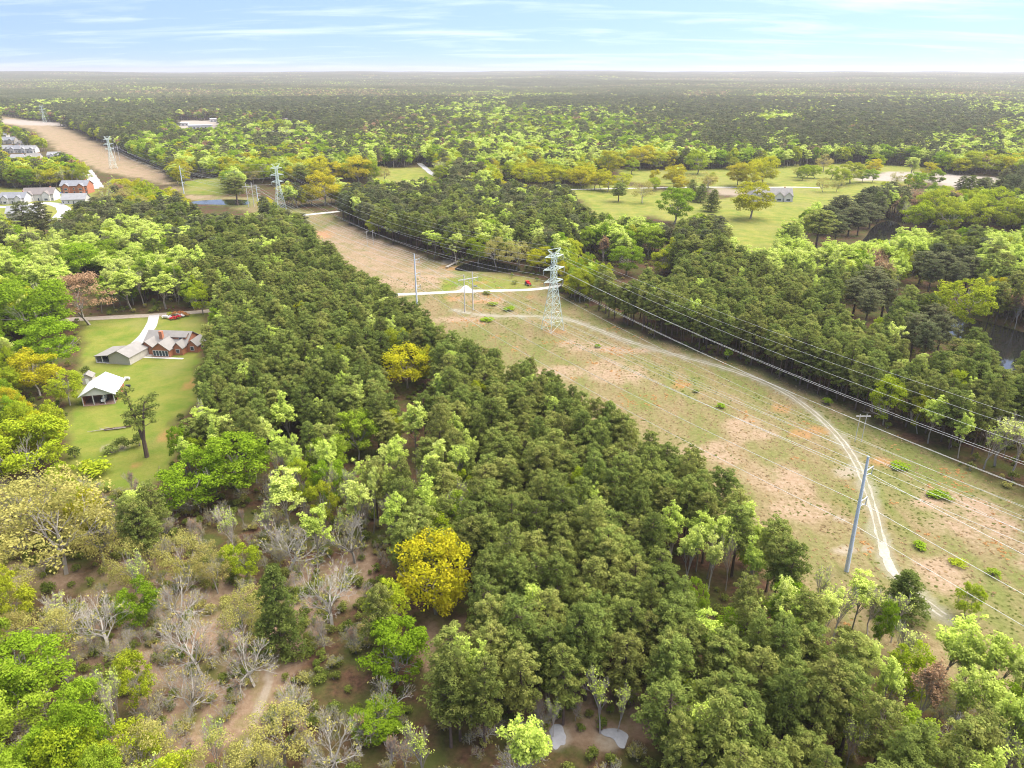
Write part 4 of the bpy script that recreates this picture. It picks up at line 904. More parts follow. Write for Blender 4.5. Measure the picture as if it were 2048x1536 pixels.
# labels for the stands, told apart by what is beside them
GRANITE, GOLD, GOLD2 = p2(1180, 1478), p2(868, 1140, 10), p2(812, 728, 8)
def stand(x, y, u, v):
    if v > 880 and u < 760 and not (u > 520 and v < 1000): return 'open woodland of leafless trees'
    if v < 330: return 'far woods beyond the meadows'
    if u > 1100 and v > 540 and (u - 1100) * .55 + 520 > v and u > 1150: return 'wood between dirt track and dark pond'
    if v < 560 and u > 1080: return 'wood around the meadow and upper pond'
    if v < 560 and u > 660: return 'wood above the pond and plank walkway'
    if u < 420 and v < 1000: return 'wood around the country lane and lawn'
    if v < 540: return 'wood just below the subdivision houses'
    if dist_line(corr_left, np.array([x]), np.array([y]))[0] < 9: return 'edge row beside the power line clearing'
    if inside(LAWN, np.array([x - 14]), np.array([y]))[0]: return 'row of the dense stand shading the lawn'
    if hypot(x - GRANITE[0], y - GRANITE[1]) < 17: return 'dense stand close to the granite outcrops'
    if hypot(x - GOLD[0], y - GOLD[1]) < 16: return 'dense stand near the tall golden tree'
    if hypot(x - GOLD2[0], y - GOLD2[1]) < 18: return 'dense stand near the low golden crown'
    return 'dense stand between lawn and power line clearing'
KTXT = {'russet': ('russet budding tree', 'leafy tree', 'leafy_tree'), 'dimpine': ('darkened pine tree', 'pine tree', 'pine_tree'), 'cedar': ('dark full pine tree', 'pine tree', 'pine_tree'), 'pine': ('dark green pine tree', 'pine tree', 'pine_tree'), 'green': ('bright green leafy tree', 'leafy tree', 'leafy_tree'), 'lime': ('pale lime young-leaved tree', 'leafy tree', 'leafy_tree'),
        'olive': ('olive green leafy tree', 'leafy tree', 'leafy_tree'), 'yellow': ('golden yellow tree', 'yellow tree', 'golden_tree'), 'khaki': ('straw yellow budding tree', 'yellow tree', 'golden_tree'),
        'bare': ('wide leafless pale tree', 'bare tree', 'bare_tree'), 'slim': ('slim leafless grey tree', 'bare tree', 'bare_tree'), 'red': ('russet budding tree', 'bare tree', 'bare_tree')}
def place(kind, x, y, z, h, r, label, group, g):
    p = PROTO[kind]; i = int(g.integers(p['n'][0])); t = KTXT.get(kind)
    o = thing(t[2], label, t[1], (x, y, z), g.uniform(0, 2 * pi), group)
    s = r / p['r']; o.scale = (s, s, h / p['h'])
    obj('trunk', p['trunk'][i], o)
    if p['crown'][i] is not None: obj('crown', p['crown'][i], o)
    return o
gg = np.random.default_rng(5)
for (kind, hx, hy, hw, hh_, lab, px, py, w) in hero_rows: place(kind, hx, hy, 0, hh_, hw, lab, lab if lab.startswith('pine of') or lab.startswith('tree of') or 'scattered over' in lab or 'in the row along' in lab else None, gg)
hero_n = {}
for h_ in hero_rows: hero_n[KTXT[h_[0]][1]] = hero_n.get(KTXT[h_[0]][1], 0) + 1
CAP = {'pine tree': 300, 'leafy tree': 290, 'yellow tree': 150, 'bare tree': 150}
single = np.zeros(len(X), bool); order = np.argsort(Rd); cnt = dict(hero_n)
infr = (uc > -20) & (uc < 2068) & (vc < 1560)
for i in order:
    if not infr[i] or Rd[i] > 620: continue
    k = KLIST[kidx[i]]; c = KTXT[k][1]
    if cnt.get(c, 0) >= CAP[c]: continue
    cnt[c] = cnt.get(c, 0) + 1; single[i] = True
    st = stand(X[i], Y[i], uc[i], vc[i])
    place(k, X[i], Y[i], Z[i], Hh[i], W[i], KTXT[k][0] + ' in the ' + st, KTXT[k][0] + 's in the ' + st, gg)
lod = np.where(Rd < 800, 0, np.where(Rd < 1500, 1, 2))
STUFFTXT = {'dimpine': 'darkened pine woods stretching away behind the meadows', 'pine': 'dark green pine woods filling the land behind the front stands', 'green': 'bright green leafy trees scattered through the woods behind', 'lime': 'pale lime young trees scattered through the woods behind',
            'olive': 'olive green trees scattered through the woods behind', 'yellow': 'golden trees scattered through the woods behind', 'khaki': 'straw yellow budding trees scattered through the woods behind',
            'bare': 'leafless pale trees scattered through the woods behind', 'slim': 'slim leafless grey trees scattered through the woods behind', 'red': 'russet budding trees scattered through the woods behind'}
for ki, kind in enumerate(KLIST):
    m = (kidx == ki) & ~single
    if not m.any(): continue
    p = PROTO[kind]; nv = p['n']; n = m.sum(); off = np.array([0, nv[0], nv[0] + nv[1]])
    pick = off[lod[m]] + (rng.random(n) * np.array(nv)[lod[m]]).astype(int)
    s = W[m] / p['r']
    stuff({'dimpine': 'darkened_pine_woods', 'pine': 'pine_woods', 'bare': 'bare_woods', 'slim': 'sapling_woods', 'red': 'budding_woods', 'khaki': 'straw_yellow_woods', 'yellow': 'golden_woods'}.get(kind, 'leafy_woods'), STUFFTXT[kind], 'woods', p['coll'], np.stack([X[m], Y[m], Z[m]], -1), pick, rng.uniform(0, 6.28, n), np.stack([s, s, Hh[m] / p['h']], -1))

# the wooded country towards the horizon, in patches
coll = bpy.data.collections.new('woodland_patches')
PT = {'a': dict(dimpine=1.0), 'b': dict(dimpine=.6, red=.28, lime=.12), 'c': dict(lime=.4, olive=.35, dimpine=.25), 'd': dict(red=.6, dimpine=.28, lime=.12)}
pk = 0; PIDX = {}
for q, mixd in PT.items():
    PIDX[q] = []
    for rep in range(3):
        g = np.random.default_rng(900 + pk); V, Fc, T, MI = [], [], [], []; n0 = 0
        ks = list(mixd)
        for cxx in np.arange(-40, 40, 9.5):
            for cyy in np.arange(-40, 40, 9.5):
                k = ks[int(np.searchsorted(np.cumsum(list(mixd.values())), g.random() * .999))]
                R = g.uniform(4.2, 6.2); hh_ = g.uniform(11, 18) * (1.12 if k == 'dimpine' else .92)
                c = np.array([cxx + g.uniform(-3, 3), cyy + g.uniform(-3, 3), hh_ - R * .9]); nn = 26
                d = sph(nn, g, -.1); cc = c + d * np.array([R, R, R * (1.1 if k == 'dimpine' else .85)])
                v, f = leaves(cc, d + g.normal(size=d.shape) * .35, g.uniform(2.4, 3.6, nn), g.uniform(1.8, 2.6, nn), g)
                V.append(v); Fc.append(f + n0); n0 += len(v); T.append(np.clip(g.random() * .7 + g.uniform(0, .3, nn), 0, 1)); MI.append(np.full(nn, ks.index(k)))
        me = make_mesh('patch', np.concatenate(V), np.concatenate(Fc), [M[k] for k in ks], np.concatenate(MI), attrs={'tone': ('FACE', np.concatenate(T))})
        o = bpy.data.objects.new('patch_%03d' % pk, me); coll.objects.link(o); PIDX[q].append(pk); pk += 1
x_, y_ = [], []
for r0, r1, cell in ((2650, 6500, 74), (6500, 13500, 96)):
    n = int(2 * r1 / cell); ii, jj = np.meshgrid(np.arange(-n // 2, n // 2), np.arange(0, n // 2 + 1))
    x = (ii + rng.uniform(-.3, .3, ii.shape)) * cell; y = (jj + rng.uniform(-.3, .3, ii.shape)) * cell; r = np.hypot(x, y)
    k = (r > r0) & (r <= r1) & (np.abs(np.arctan2(x, y)) < radians(40)); x_.append(x[k]); y_.append(y[k])
x_, y_ = np.concatenate(x_), np.concatenate(y_); z_ = relief(x_, y_)
lp = lookup(x_, y_, z_ + 10); nz = vnoise(x_ * .45, y_, 420, 2) * .65 + vnoise(x_, y_, 170, 6) * .35
typ = np.where(nz < .34, 0, np.where(nz < .52, 1, np.where(nz < .62, 2, 3)))
for ch, ty in (('l', 2), ('g', 2), ('P', 0), ('r', 3)): typ = np.where((lp == ord(ch)) & (rng.random(len(typ)) < .8), ty, typ)
pick = typ * 3 + rng.integers(0, 3, len(typ)); sc_ = np.where(np.hypot(x_, y_) > 6500, 1.3, 1.0) * rng.uniform(.95, 1.1, len(typ))
stuff('distant_forest', 'hazy mixed forest covering the land up to the horizon', 'forest', coll, np.stack([x_, y_, z_], -1), pick, rng.integers(0, 4, len(typ)) * pi / 2 + rng.uniform(-.2, .2, len(typ)), np.stack([sc_, sc_, np.where(sc_ > 1.2, 1.1, 1.0)], -1))

# ------------------------------------------------------------------ power lines
M['steel_green'] = plain('weathered_galvanised_steel', (.60, .68, .62), .6, 0, .1, .6)
M['steel_blue'] = plain('galvanised_pole_steel', (.54, .59, .66), .5, 0, .1, .5)
M['wood_grey'] = plain('weathered_pole_wood', (.52, .50, .47), .9, 0, .15, .8)
M['insulator'] = plain('insulator_glass', (.30, .33, .33), .35)
M['cable'] = plain('aluminium_cable', (.62, .61, .58), .45, .3, .05, .1)
S_ = HC / 110.0
TWH = 38.0 * S_
tow_px = [(1105, 660), (562, 418), (227, 337), (90, 245)]
tow = [np.array(p2(*q)) for q in tow_px]
def heading(a, b): d = b - a; return atan2(d[1], d[0]) - pi / 2
def tower_meshes():
    h = TWH
    def hw(z): return float(np.interp(z, [0, .60 * h, .92 * h], [3.3, .95, .75]))
    mm = {}
    corners = [(-1, -1), (1, -1), (1, 1), (-1, 1)]
    for sx, sy in corners:
        b = MB(); zz = [0, .30 * h, .60 * h, .92 * h]
        for a, c in zip(zz[:-1], zz[1:]): b.tube((sx * hw(a), sy * hw(a), a - (.3 if a == 0 else 0)), (sx * hw(c), sy * hw(c), c), .15 if a < .5 * h else .12, None, 4)
        mm.setdefault('leg', []).append(b.mesh('leg', M['steel_green']))
    lev = [0, .13, .25, .35, .44, .52, .60, .66, .72, .78, .85, .92]
    b = MB()
    for i in range(4):
        (ax, ay), (bx_, by_) = corners[i], corners[(i + 1) % 4]
        for l0, l1 in zip(lev[:-1], lev[1:]):
            z0, z1 = l0 * h, l1 * h; w0, w1 = hw(z0), hw(z1)
            b.tube((ax * w0, ay * w0, z0), (bx_ * w1, by_ * w1, z1), .065, None, 3); b.tube((bx_ * w0, by_ * w0, z0), (ax * w1, ay * w1, z1), .065, None, 3)
            b.tube((ax * w1, ay * w1, z1), (bx_ * w1, by_ * w1, z1), .06, None, 3)
    mm['bracing'] = [b.mesh('bracing', M['steel_green'])]
    mm['crossarm'] = []; mm['insulator'] = []; tips = []
    for fz, L in ((.605, 4.6), (.755, 5.1), (.905, 4.4)):
        z = fz * h; w = hw(z); b = MB()
        for s in (-1, 1):
            tip = (s * L, 0, z + .35)
            for sy in (-1, 1):
                b.tube((s * w, sy * w, z), tip, .085, None, 4); b.tube((s * w, sy * w, z + 1.3), tip, .075, None, 4)
                for k in (.3, .6):
                    p0 = (s * (w + (L - w) * k), sy * w * (1 - k), z + .35 * k); p1 = (s * (w + (L - w) * k), sy * w * (1 - k), z + 1.3 + (.35 - 1.3) * k)
                    b.tube(p0, p1, .05, None, 3)
                b.tube((s * (w + (L - w) * .3), sy * w * .7, z + .1), (s * (w + (L - w) * .6), -sy * w * .4, z + .2), .05, None, 3)
            ins = MB(); ins.tube((s * L, 0, z + .3), (s * L, 0, z - 1.6), .11, None, 5); mm['insulator'].append(ins.mesh('insulator', M['insulator'])); tips.append((s * L, z - 1.6))
        b.tube((-w, 0, z), (w, 0, z), .08, None, 4); mm['crossarm'].append(b.mesh('crossarm', M['steel_green']))
    b = MB(); z = .92 * h; w = hw(z)
    for s in (-1, 1):
        for sy in (-1, 1): b.tube((s * w, sy * w, z), (s * 3.2, 0, h), .08, None, 4); b.tube((-s * w, sy * w, z), (s * 3.2, 0, h), .06, None, 3)
    b.tube((-3.2, 0, h), (3.2, 0, h), .07, None, 4); mm['peak'] = [b.mesh('peak', M['steel_green'])]
    return mm, tips
tm, tips = tower_meshes()
TL = ['tall pale green lattice tower standing in the clearing beside the dirt track', 'lattice tower among green brush by the reedy pond and paved road', 'hazy lattice tower on the pinkish far clearing beside a tall dark wood', 'faint lattice tower beyond the sandy lot at the clearing end']
tow_h = [heading(tow[0], tow[1])] + [heading(tow[i - 1], tow[i]) for i in range(1, 4)]
for i, t in enumerate(tow):
    o = thing('lattice_tower', TL[i], 'power tower', (t[0], t[1], 0), tow_h[i])
    for nm, ms in tm.items():
        for m_ in ms: obj(nm, m_, o)
def off(base, hd, lx, z): return np.array([base[0] + cos(hd) * lx, base[1] + sin(hd) * lx, z])
def wire(name, pts, sag, r, label, group):
    b = []; 
    for a, c in zip(pts[:-1], pts[1:]):
        n = 22; L = np.linalg.norm(c - a); s = sag * (L / 330) ** 2 * 1.0
        t = np.linspace(0, 1, n + 1); q = a + (c - a) * t[:, None]; q[:, 2] -= 4 * s * t * (1 - t)
        b += [(*q[i], *q[i + 1], r, r) for i in range(n)]
    v, f = tubes(np.array(b), 4)
    return tag(obj(name, make_mesh(name, v, f, (M['cable'],), smooth=True)), label, 'power line', group)
ext = tow[0] + (tow[0] - tow[1]) * .92
for (lx, z) in tips:
    pts = [off(ext, tow_h[0], lx, z)] + [off(t, hd, lx, z) for t, hd in zip(tow, tow_h)]
    for dx in (0.0,):
        wire('conductor_cable', [p + np.array([cos(tow_h[0]) * dx, sin(tow_h[0]) * dx, 0]) for p in pts], 9.5, .028, 'conductor cable strung between the lattice towers', 'lattice tower conductors')
for s in (-1, 1):
    wire('shield_cable', [off(ext, tow_h[0], s * 3.2, TWH)] + [off(t, hd, s * 3.2, TWH) for t, hd in zip(tow, tow_h)], 7.5, .022, 'thin shield wire along the peaks of the lattice towers', 'lattice tower shield wires')

# steel poles
PH = 31.6 * S_
pole_px = [(1693, 1142), (834, 612), (518, 417), (368, 387)]
pl = [np.array(p2(*q)) for q in pole_px]
PLAB = ['tall blue grey steel pole at the clearing edge near the white gravel patch', 'grey steel pole with three side arms beside the gravel road and pines', 'white steel pole next to the two pole frame at the reedy pond', 'pale steel pole beside the bright green field corner']
PHS = [PH, 27 * S_, 20 * S_, 26.6 * S_]
ph = [heading(pl[0], pl[1]), heading(pl[0], pl[1]), heading(pl[1], pl[2]), heading(pl[2], pl[3])]
arm_tips = []
for i, (p, h, hd) in enumerate(zip(pl, PHS, ph)):
    o = thing('steel_pole', PLAB[i], 'power pole', (p[0], p[1], 0), hd)
    lean = .045 * h if i == 0 else 0.0
    MB().tube((0, 0, -.3), (-lean, 0, h), .46 if i == 0 else .42, .24, 12).build('shaft', M['steel_blue'], o)
    MB().tube((-lean, 0, h), (-lean, 0, h + .15), .30, .2, 10).build('cap', M['insulator'], o)
    for fz in (.88, .62, .38):
        if i == 0 and fz < .5:
            arm_tips.append((i, 0.9, h * fz)); continue
        x0 = -lean * fz; b = MB(); b.tube((x0, 0, h * fz), (x0 + 2.3, 0, h * fz + .55), .10, .07, 6); b.tube((x0, 0, h * fz - .9), (x0 + 2.0, 0, h * fz - 1.0), .06, None, 5); b.build('davit_arm', M['steel_blue'], o)
        MB().tube((x0 + 2.3, 0, h * fz + .5), (x0 + 2.15, 0, h * fz - 1.3), .09, None, 6).build('insulator', M['insulator'], o)
        arm_tips.append((i, x0 + 2.15, h * fz - 1.3))
extp = pl[0] + (pl[0] - pl[1]) * .85
for a in range(3):
    pts = [off(extp, ph[0], arm_tips[a][1], arm_tips[a][2])] + [off(pl[i], ph[i], arm_tips[i * 3 + a][1], arm_tips[i * 3 + a][2]) for i in range(4)]
    wire('conductor_cable', pts, 7.0, .048, 'single conductor cable strung along the steel poles', 'steel pole conductors')
wire('shield_cable', [off(extp, ph[0], 0, PH)] + [off(pl[i], ph[i], -.045 * PH if i == 0 else 0, PHS[i] + .15) for i in range(4)], 5.5, .025, 'thin wire along the tops of the steel poles', 'steel pole top wire')

# two-pole wooden frames
hf_px = [(938, 622), (503, 414), (236, 322)]
hf = [np.array(p2(*q)) for q in hf_px]; hfh = [heading(hf[0], hf[1]), heading(hf[0], hf[1]), heading(hf[1], hf[2])]
HFH = 19.0 * S_
HL = ['two pole wooden frame with crossarm beside the gravel turnout', 'two pole frame with crossarm by the reedy pond', 'faint two pole frame on the far pinkish clearing']
for i, (p, hd) in enumerate(zip(hf, hfh)):
    hh_ = HFH * (1.08 if i else 1)
    o = thing('pole_frame', HL[i], 'power pole', (p[0], p[1], 0), hd)
    for s in (-1, 1): MB().tube((s * 2.1, 0, -.3), (s * 2.1, 0, hh_ + (.6 if s > 0 else 0)), .26, .19, 10).build('pole', M['wood_grey'], o)
    MB().box(-5.0, 5.0, -.14, .14, hh_ * .86, hh_ * .86 + .32).build('crossarm', M['wood_grey'], o)
    b = MB(); b.tube((-2.1, .2, hh_ * .55), (2.1, .2, hh_ * .84), .07, None, 5); b.build('brace', M['wood_grey'], o)
    for lx in (-4.6, 0, 4.6): MB().tube((lx, 0, hh_ * .86), (lx, 0, hh_ * .86 - 1.3), .10, None, 6).build('insulator', M['insulator'], o)
exth = hf[0] + (hf[0] - hf[1]) * .93
for lx in (-4.6, 0, 4.6):
    wire('conductor_cable', [off(exth, hfh[0], lx, HFH * .86 - 1.3)] + [off(p, hd, lx, HFH * (1.08 if i else 1) * .86 - 1.3) for i, (p, hd) in enumerate(zip(hf, hfh))], 5.0, .042, 'conductor cable strung between the two pole wooden frames', 'two pole frame conductors')
for s in (-1, 1):
    wire('shield_cable', [off(exth, hfh[0], s * 2.1, HFH)] + [off(p, hd, s * 2.1, HFH * (1.08 if i else 1)) for i, (p, hd) in enumerate(zip(hf, hfh))], 4.0, .022, 'thin wire on the tops of the two pole frames', 'two pole frame top wires')
# small utility poles at the wood's edge
sp = [np.array(p2(1716, 884)), np.array(p2(1728, 880))]
o = thing('utility_pole', 'short weathered twin utility pole at the wood edge beside the track', 'utility pole', (sp[0][0], sp[0][1], 0))
for s in (-.9, .9):
    MB().tube((s, 0, -.3), (s, 0, 8.6), .11, .08, 8).build('pole', M['wood_grey'], o)
MB().box(-2.0, 2.0, -.09, .09, 7.9, 8.1).build('crossarm', M['wood_grey'], o)
for x, y, lab in ((735, 492, 'slim green utility pole before the dark pines on the far clearing edge'), (747, 490, 'slim utility pole beside the green one on the far clearing edge'), (1378, 553, 'utility pole at the gravel road end'), (1024, 562, '')):
    if not lab: continue
    q = p2(x, y); o = thing('utility_pole', lab, 'utility pole', (q[0], q[1], 0), .6)
    MB().tube((0, 0, -.3), (0, 0, 9.0), .14, .10, 8).build('pole', M['wood_grey'], o); MB().box(-1.1, 1.1, -.07, .07, 8.3, 8.45).build('crossarm', M['wood_grey'], o)

# ------------------------------------------------------------------ buildings
M['brick'] = None
m, nt, out = new_mat('red_brick'); b = principled(nt, out, .85); oc = objcoord(nt)
br = nt.nodes.new('ShaderNodeTexBrick'); br.inputs['Scale'].default_value = 3.0; br.inputs['Color1'].default_value = (.46, .165, .075, 1); br.inputs['Color2'].default_value = (.36, .125, .060, 1); br.inputs['Mortar'].default_value = (.40, .30, .24, 1)
br.inputs['Mortar Size'].default_value = .012
mpb = nt.nodes.new('ShaderNodeMapping'); mpb.inputs['Rotation'].default_value = (pi / 2, 0, 0); nt.links.new(oc, mpb.inputs[0]); nt.links.new(mpb.outputs[0], br.inputs['Vector']); nt.links.new(br.outputs[0], b.inputs['Base Color']); M['brick'] = m
def shingle(name, col):
    m, nt, out = new_mat(name); b = principled(nt, out, .85); oc = objcoord(nt)
    n = math_node(nt, 'ADD', math_node(nt, 'MULTIPLY', noise(nt, 6, 3, .7, oc), .5), math_node(nt, 'MULTIPLY', noise(nt, .5, 3, .5, oc), .5))
    nt.links.new(ramp(nt, n, [(.3, tuple(c * .8 for c in col)), (.7, tuple(c * 1.18 for c in col))]), b.inputs['Base Color']); return m
M['roof_tan'] = shingle('tan_grey_shingles', (.225, .205, .182)); M['roof_grey'] = shingle('grey_shingles', (.20, .20, .21)); M['roof_brown'] = shingle('brown_shingles', (.19, .16, .145))
M['roof_blue'] = shingle('slate_blue_shingles', (.25, .245, .24)); M['metal_white'] = plain('white_roof_metal', (.60, .60, .60), .4, 0, .05, .3); M['trim'] = plain('white_trim', (.78, .77, .74), .6, 0, .05)
M['siding'] = plain('cream_siding', (.46, .42, .355), .8, 0, .06); M['siding_w'] = plain('pale_siding', (.56, .535, .50), .8, 0, .06); M['glass'] = plain('window_glass', (.05, .065, .08), .12, 0, .1); M['dark'] = plain('dark_door', (.035, .04, .055), .6)
M['slab'] = plain('patio_slab', (.58, .53, .48), .85, 0, .1); M['earth'] = plain('earth_floor', (.22, .14, .10), .9, 0, .2)
M['car_w'] = plain('white_paint', (.75, .75, .74), .3, 0, .03); M['rubber'] = plain('black_rubber', (.02, .02, .022), .8); M['red_p'] = plain('red_paint', (.50, .02, .025), .35, 0, .05); M['blue_p'] = plain('blue_liner', (.05, .22, .62), .3); M['plank'] = plain('grey_planks', (.34, .29, .23), .9, 0, .2, 2.0)
def gable(parent, x0, x1, y0, y1, h, rise, wall, roof, ridge='y', oh=.5, z0=0.0, wname='wall', chim=None):
    """walls with gable ends and a two-slab roof; ridge along x or y"""
    b = MB()
    if ridge == 'y': cxm = (x0 + x1) / 2; b.prism([(x0, z0 - .1), (x1, z0 - .1), (x1, z0 + h), (cxm, z0 + h + rise), (x0, z0 + h)], y0, y1, 'y'); span = (x1 - x0) / 2
    else: cxm = (y0 + y1) / 2; b.prism([(y0, z0 - .1), (y1, z0 - .1), (y1, z0 + h), (cxm, z0 + h + rise), (y0, z0 + h)], x0, x1, 'x'); span = (y1 - y0) / 2
    b.build(wname, wall, parent)
    sl = rise / span; t = .22; r = MB(); a0, a1 = (y0 - oh, y1 + oh) if ridge == 'y' else (x0 - oh, x1 + oh)
    c0, e = cxm, span + oh; zr = z0 + h + rise + .03; ze = z0 + h - sl * oh + .03
    r.prism([(c0, zr), (c0 + e, ze), (c0 + e, ze + t), (c0, zr + t)], a0, a1, 'y' if ridge == 'y' else 'x'); r.prism([(c0, zr), (c0, zr + t), (c0 - e, ze + t), (c0 - e, ze)], a0, a1, 'y' if ridge == 'y' else 'x')
    ro = r.build('roof', roof, parent)
    return ro
def window(parent, x, y, z, w, h, face='-y'):
    o = None
    fr, gl = MB(), MB()
    if face in ('-y', '+y'):
        s = -1 if face == '-y' else 1
        fr.box(x - w / 2 - .12, x + w / 2 + .12, min(y, y + s * .06), max(y, y + s * .06), z - .12, z + h + .12); gl.box(x - w / 2, x + w / 2, min(y + s * .04, y + s * .09), max(y + s * .04, y + s * .09), z, z + h)
    else:
        s = -1 if face == '-x' else 1
        fr.box(min(x, x + s * .06), max(x, x + s * .06), y - w / 2 - .12, y + w / 2 + .12, z - .12, z + h + .12); gl.box(min(x + s * .04, x + s * .09), max(x + s * .04, x + s * .09), y - w / 2, y + w / 2, z, z + h)
    f = fr.build('window', M['trim'], parent); gl.build('pane', M['glass'], f); return f

# brick house on the lawn
hx, hy = p2(334, 706)
o = thing('brick_house', 'red brick house with tan grey roofs, chimney and a front sunroom on the lawn', 'house', (hx, hy, 0), radians(-6))
gable(o, -9.0, 7.2, 1.0, 11.5, 3.0, 3.4, M['brick'], M['roof_tan'], 'x')
gable(o, -9.0, -3.4, -2.2, 4.0, 2.7, 2.2, M['brick'], M['roof_tan'], 'y', .45)
gable(o, -3.0, 3.6, -4.2, 3.0, 2.9, 2.5, M['brick'], M['roof_tan'], 'y', .45)
gable(o, 3.7, 7.1, -1.6, 4.5, 2.8, 1.9, M['brick'], M['roof_tan'], 'y', .35)
gable(o, 7.25, 11.2, 1.6, 8.2, 2.7, 1.9, M['brick'], M['roof_tan'], 'y', .35)
d_ = gable(o, .6, 6.6, 3.0, 6.2, 2.3, .9, M['brick'], M['roof_tan'], 'x', .3, 3.0, 'dormer')
for k in range(5): window(o, -2.05 + k * 1.15, -4.2, .5, .92, 1.9)
window(o, 4.6, 3.0, 3.8, 1.3, 1.2); window(o, 5.4, -1.6, .9, 1.2, 1.3); window(o, 9.2, 1.6, .9, 1.2, 1.3); window(o, 11.2, 5.0, .9, 1.3, 1.3, '+x')
MB().box(-3.5, -2.3, 2.6, 3.8, 2.5, 7.3).build('chimney', M['brick'], o)
b = MB(); b.box(-8.7, -3.6, -3.6, -2.3, -.05, .12); b.box(-6.0, 9.0, -5.6, -4.4, -.05, .10); b.build('patio', M['slab'], o)
MB().box(-7.4, -5.6, -2.29, -2.2, .1, 2.2).build('door', M['dark'], o)
# garage
gx_, gy_ = p2(240, 724)
o = thing('detached_garage', 'cream sided garage with tan roof and open carport beside the driveway', 'garage', (gx_, gy_, 0), radians(-10))
gable(o, -2.6, 5.6, -2.0, 8.6, 2.9, 2.0, M['siding'], M['roof_tan'], 'y', .45)
b = MB(); b.prism([(-8.2, 2.35), (-2.75, 3.0), (-2.75, 3.2), (-8.2, 2.55)], -2.3, 8.0, 'y'); b.build('carport_roof', M['roof_tan'], o)
b = MB(); b.box(-8.0, -7.75, -2.0, 7.6, 0, 2.36); b.box(-8.0, -2.65, 7.4, 7.6, 0, 2.5); b.build('carport_wall', M['siding'], o)
MB().box(-7.7, -2.7, -2.1, 7.35, -.05, .08).build('carport_floor', M['slab'], o)
for x in (-7.8, -5.3): MB().box(x, x + .18, -2.1, -1.9, 0, 2.6).build('post', M['trim'], o)
b = MB(); b.box(-6.9, -5.1, 1.0, 5.2, .45, 1.1); b.box(-6.7, -5.3, 1.9, 4.4, 1.1, 1.7); cbm = b.mesh('body', M['dark'])
c_ = thing('parked_car', 'dark blue car parked under the open carport', 'car', (gx_, gy_, 0.02), radians(-10)); obj('body', cbm, c_)
for x in (-6.85, -5.15):
    for y in (1.8, 4.4): MB().tube((x - .1, y, .40), (x + .1, y, .40), .32, None, 10).build('wheel', M['rubber'], c_)
# barn
bx1 = np.array(p2(166, 812)); bx2 = np.array(p2(232, 806)); ang = atan2(bx2[1] - bx1[1], bx2[0] - bx1[0]); bm = (bx1 + bx2) / 2; bw = np.linalg.norm(bx2 - bx1)
o = thing('open_barn', 'open fronted pole barn with big white metal roof on the lawn', 'barn', (bm[0], bm[1], 0), ang)
hwid = bw / 2; dep = 11.5
b = MB(); b.box(-hwid, -hwid + .2, .1, dep, 0, 3.3); b.box(hwid - .2, hwid, 2.4, dep, 0, 3.3); b.box(-hwid + .2, hwid - .2, dep - .2, dep, 0, 3.3); b.build('wall', M['brick'], o)
b = MB(); b.prism([(-hwid - .2, 3.25), (hwid + .2, 3.25), (0, 5.9)], -.15, 0, 'y'); b.build('gable_panel', M['siding_w'], o)
r = MB(); e = hwid + .7; zr, ze = 6.05, 6.05 - 2.72 * e / (hwid + .2)
r.prism([(0, zr), (e, ze), (e, ze + .18), (0, zr + .18)], -.7, dep + .6, 'y'); r.prism([(0, zr), (0, zr + .18), (-e, ze + .18), (-e, ze)], -.7, dep + .6, 'y'); r.build('roof', M['metal_white'], o)
for x in (-hwid + .15, -hwid * .33, hwid * .33, hwid - .35): MB().box(x, x + .22, -.1, .12, 0, 3.3).build('post', M['wood_grey'], o)
MB().box(-hwid + .2, hwid - .2, -.6, dep - .2, -.05, .05).build('floor', M['earth'], o)
t_ = thing('farm_tractor', 'small white and dark machine parked inside the open barn', 'tractor', (bm[0] + cos(ang) * .6, bm[1] + sin(ang) * .6 + 1.6, .05), ang)
MB().box(-.5, .5, -1.2, .6, .6, 1.25).build('hood', M['car_w'], t_); b = MB(); b.box(-.65, .65, .6, 1.7, .6, 1.5); b.box(-.7, .7, .5, 1.8, 2.2, 2.3); b.build('cab', M['car_w'], t_)
for s in (-1, 1): MB().tube((s * .75, 1.2, .65), (s * 1.05, 1.2, .65), .65, None, 14).build('rear_wheel', M['rubber'], t_); MB().tube((s * .55, -.9, .4), (s * .75, -.9, .4), .4, None, 12).build('front_wheel', M['rubber'], t_)
# shed
q = p2(172, 770); o = thing('small_shed', 'small pale shed half hidden behind the white roofed barn', 'shed', (q[0], q[1] + 2, 0), ang)
gable(o, -1.6, 1.6, -1.4, 2.0, 2.3, 1.1, M['siding'], M['roof_tan'], 'y', .25); MB().box(-.5, .5, -1.47, -1.4, 0, 1.9).build('door', M['trim'], o)
q = p2(257, 777); o = thing('smoker_grill', 'black barrel grill standing on the lawn beside the barn', 'grill', (q[0], q[1], 0))
MB().tube((-.7, 0, 1.0), (.7, 0, 1.0), .42, None, 12).build('barrel', M['dark'], o)
for x in (-.55, .55): MB().box(x - .05, x + .05, -.3, .3, 0, .7).build('leg', M['dark'], o)
q = p2(255, 760); o = thing('propane_tank', 'white tank on the lawn beside the barn', 'tank', (q[0], q[1], 0)); MB().tube((-.8, 0, .7), (.8, 0, .7), .45, .45, 12).build('cylinder', M['car_w'], o)
for x in (-.5, .5): MB().box(x - .08, x + .08, -.35, .35, 0, .35).build('foot', M['slab'], o)
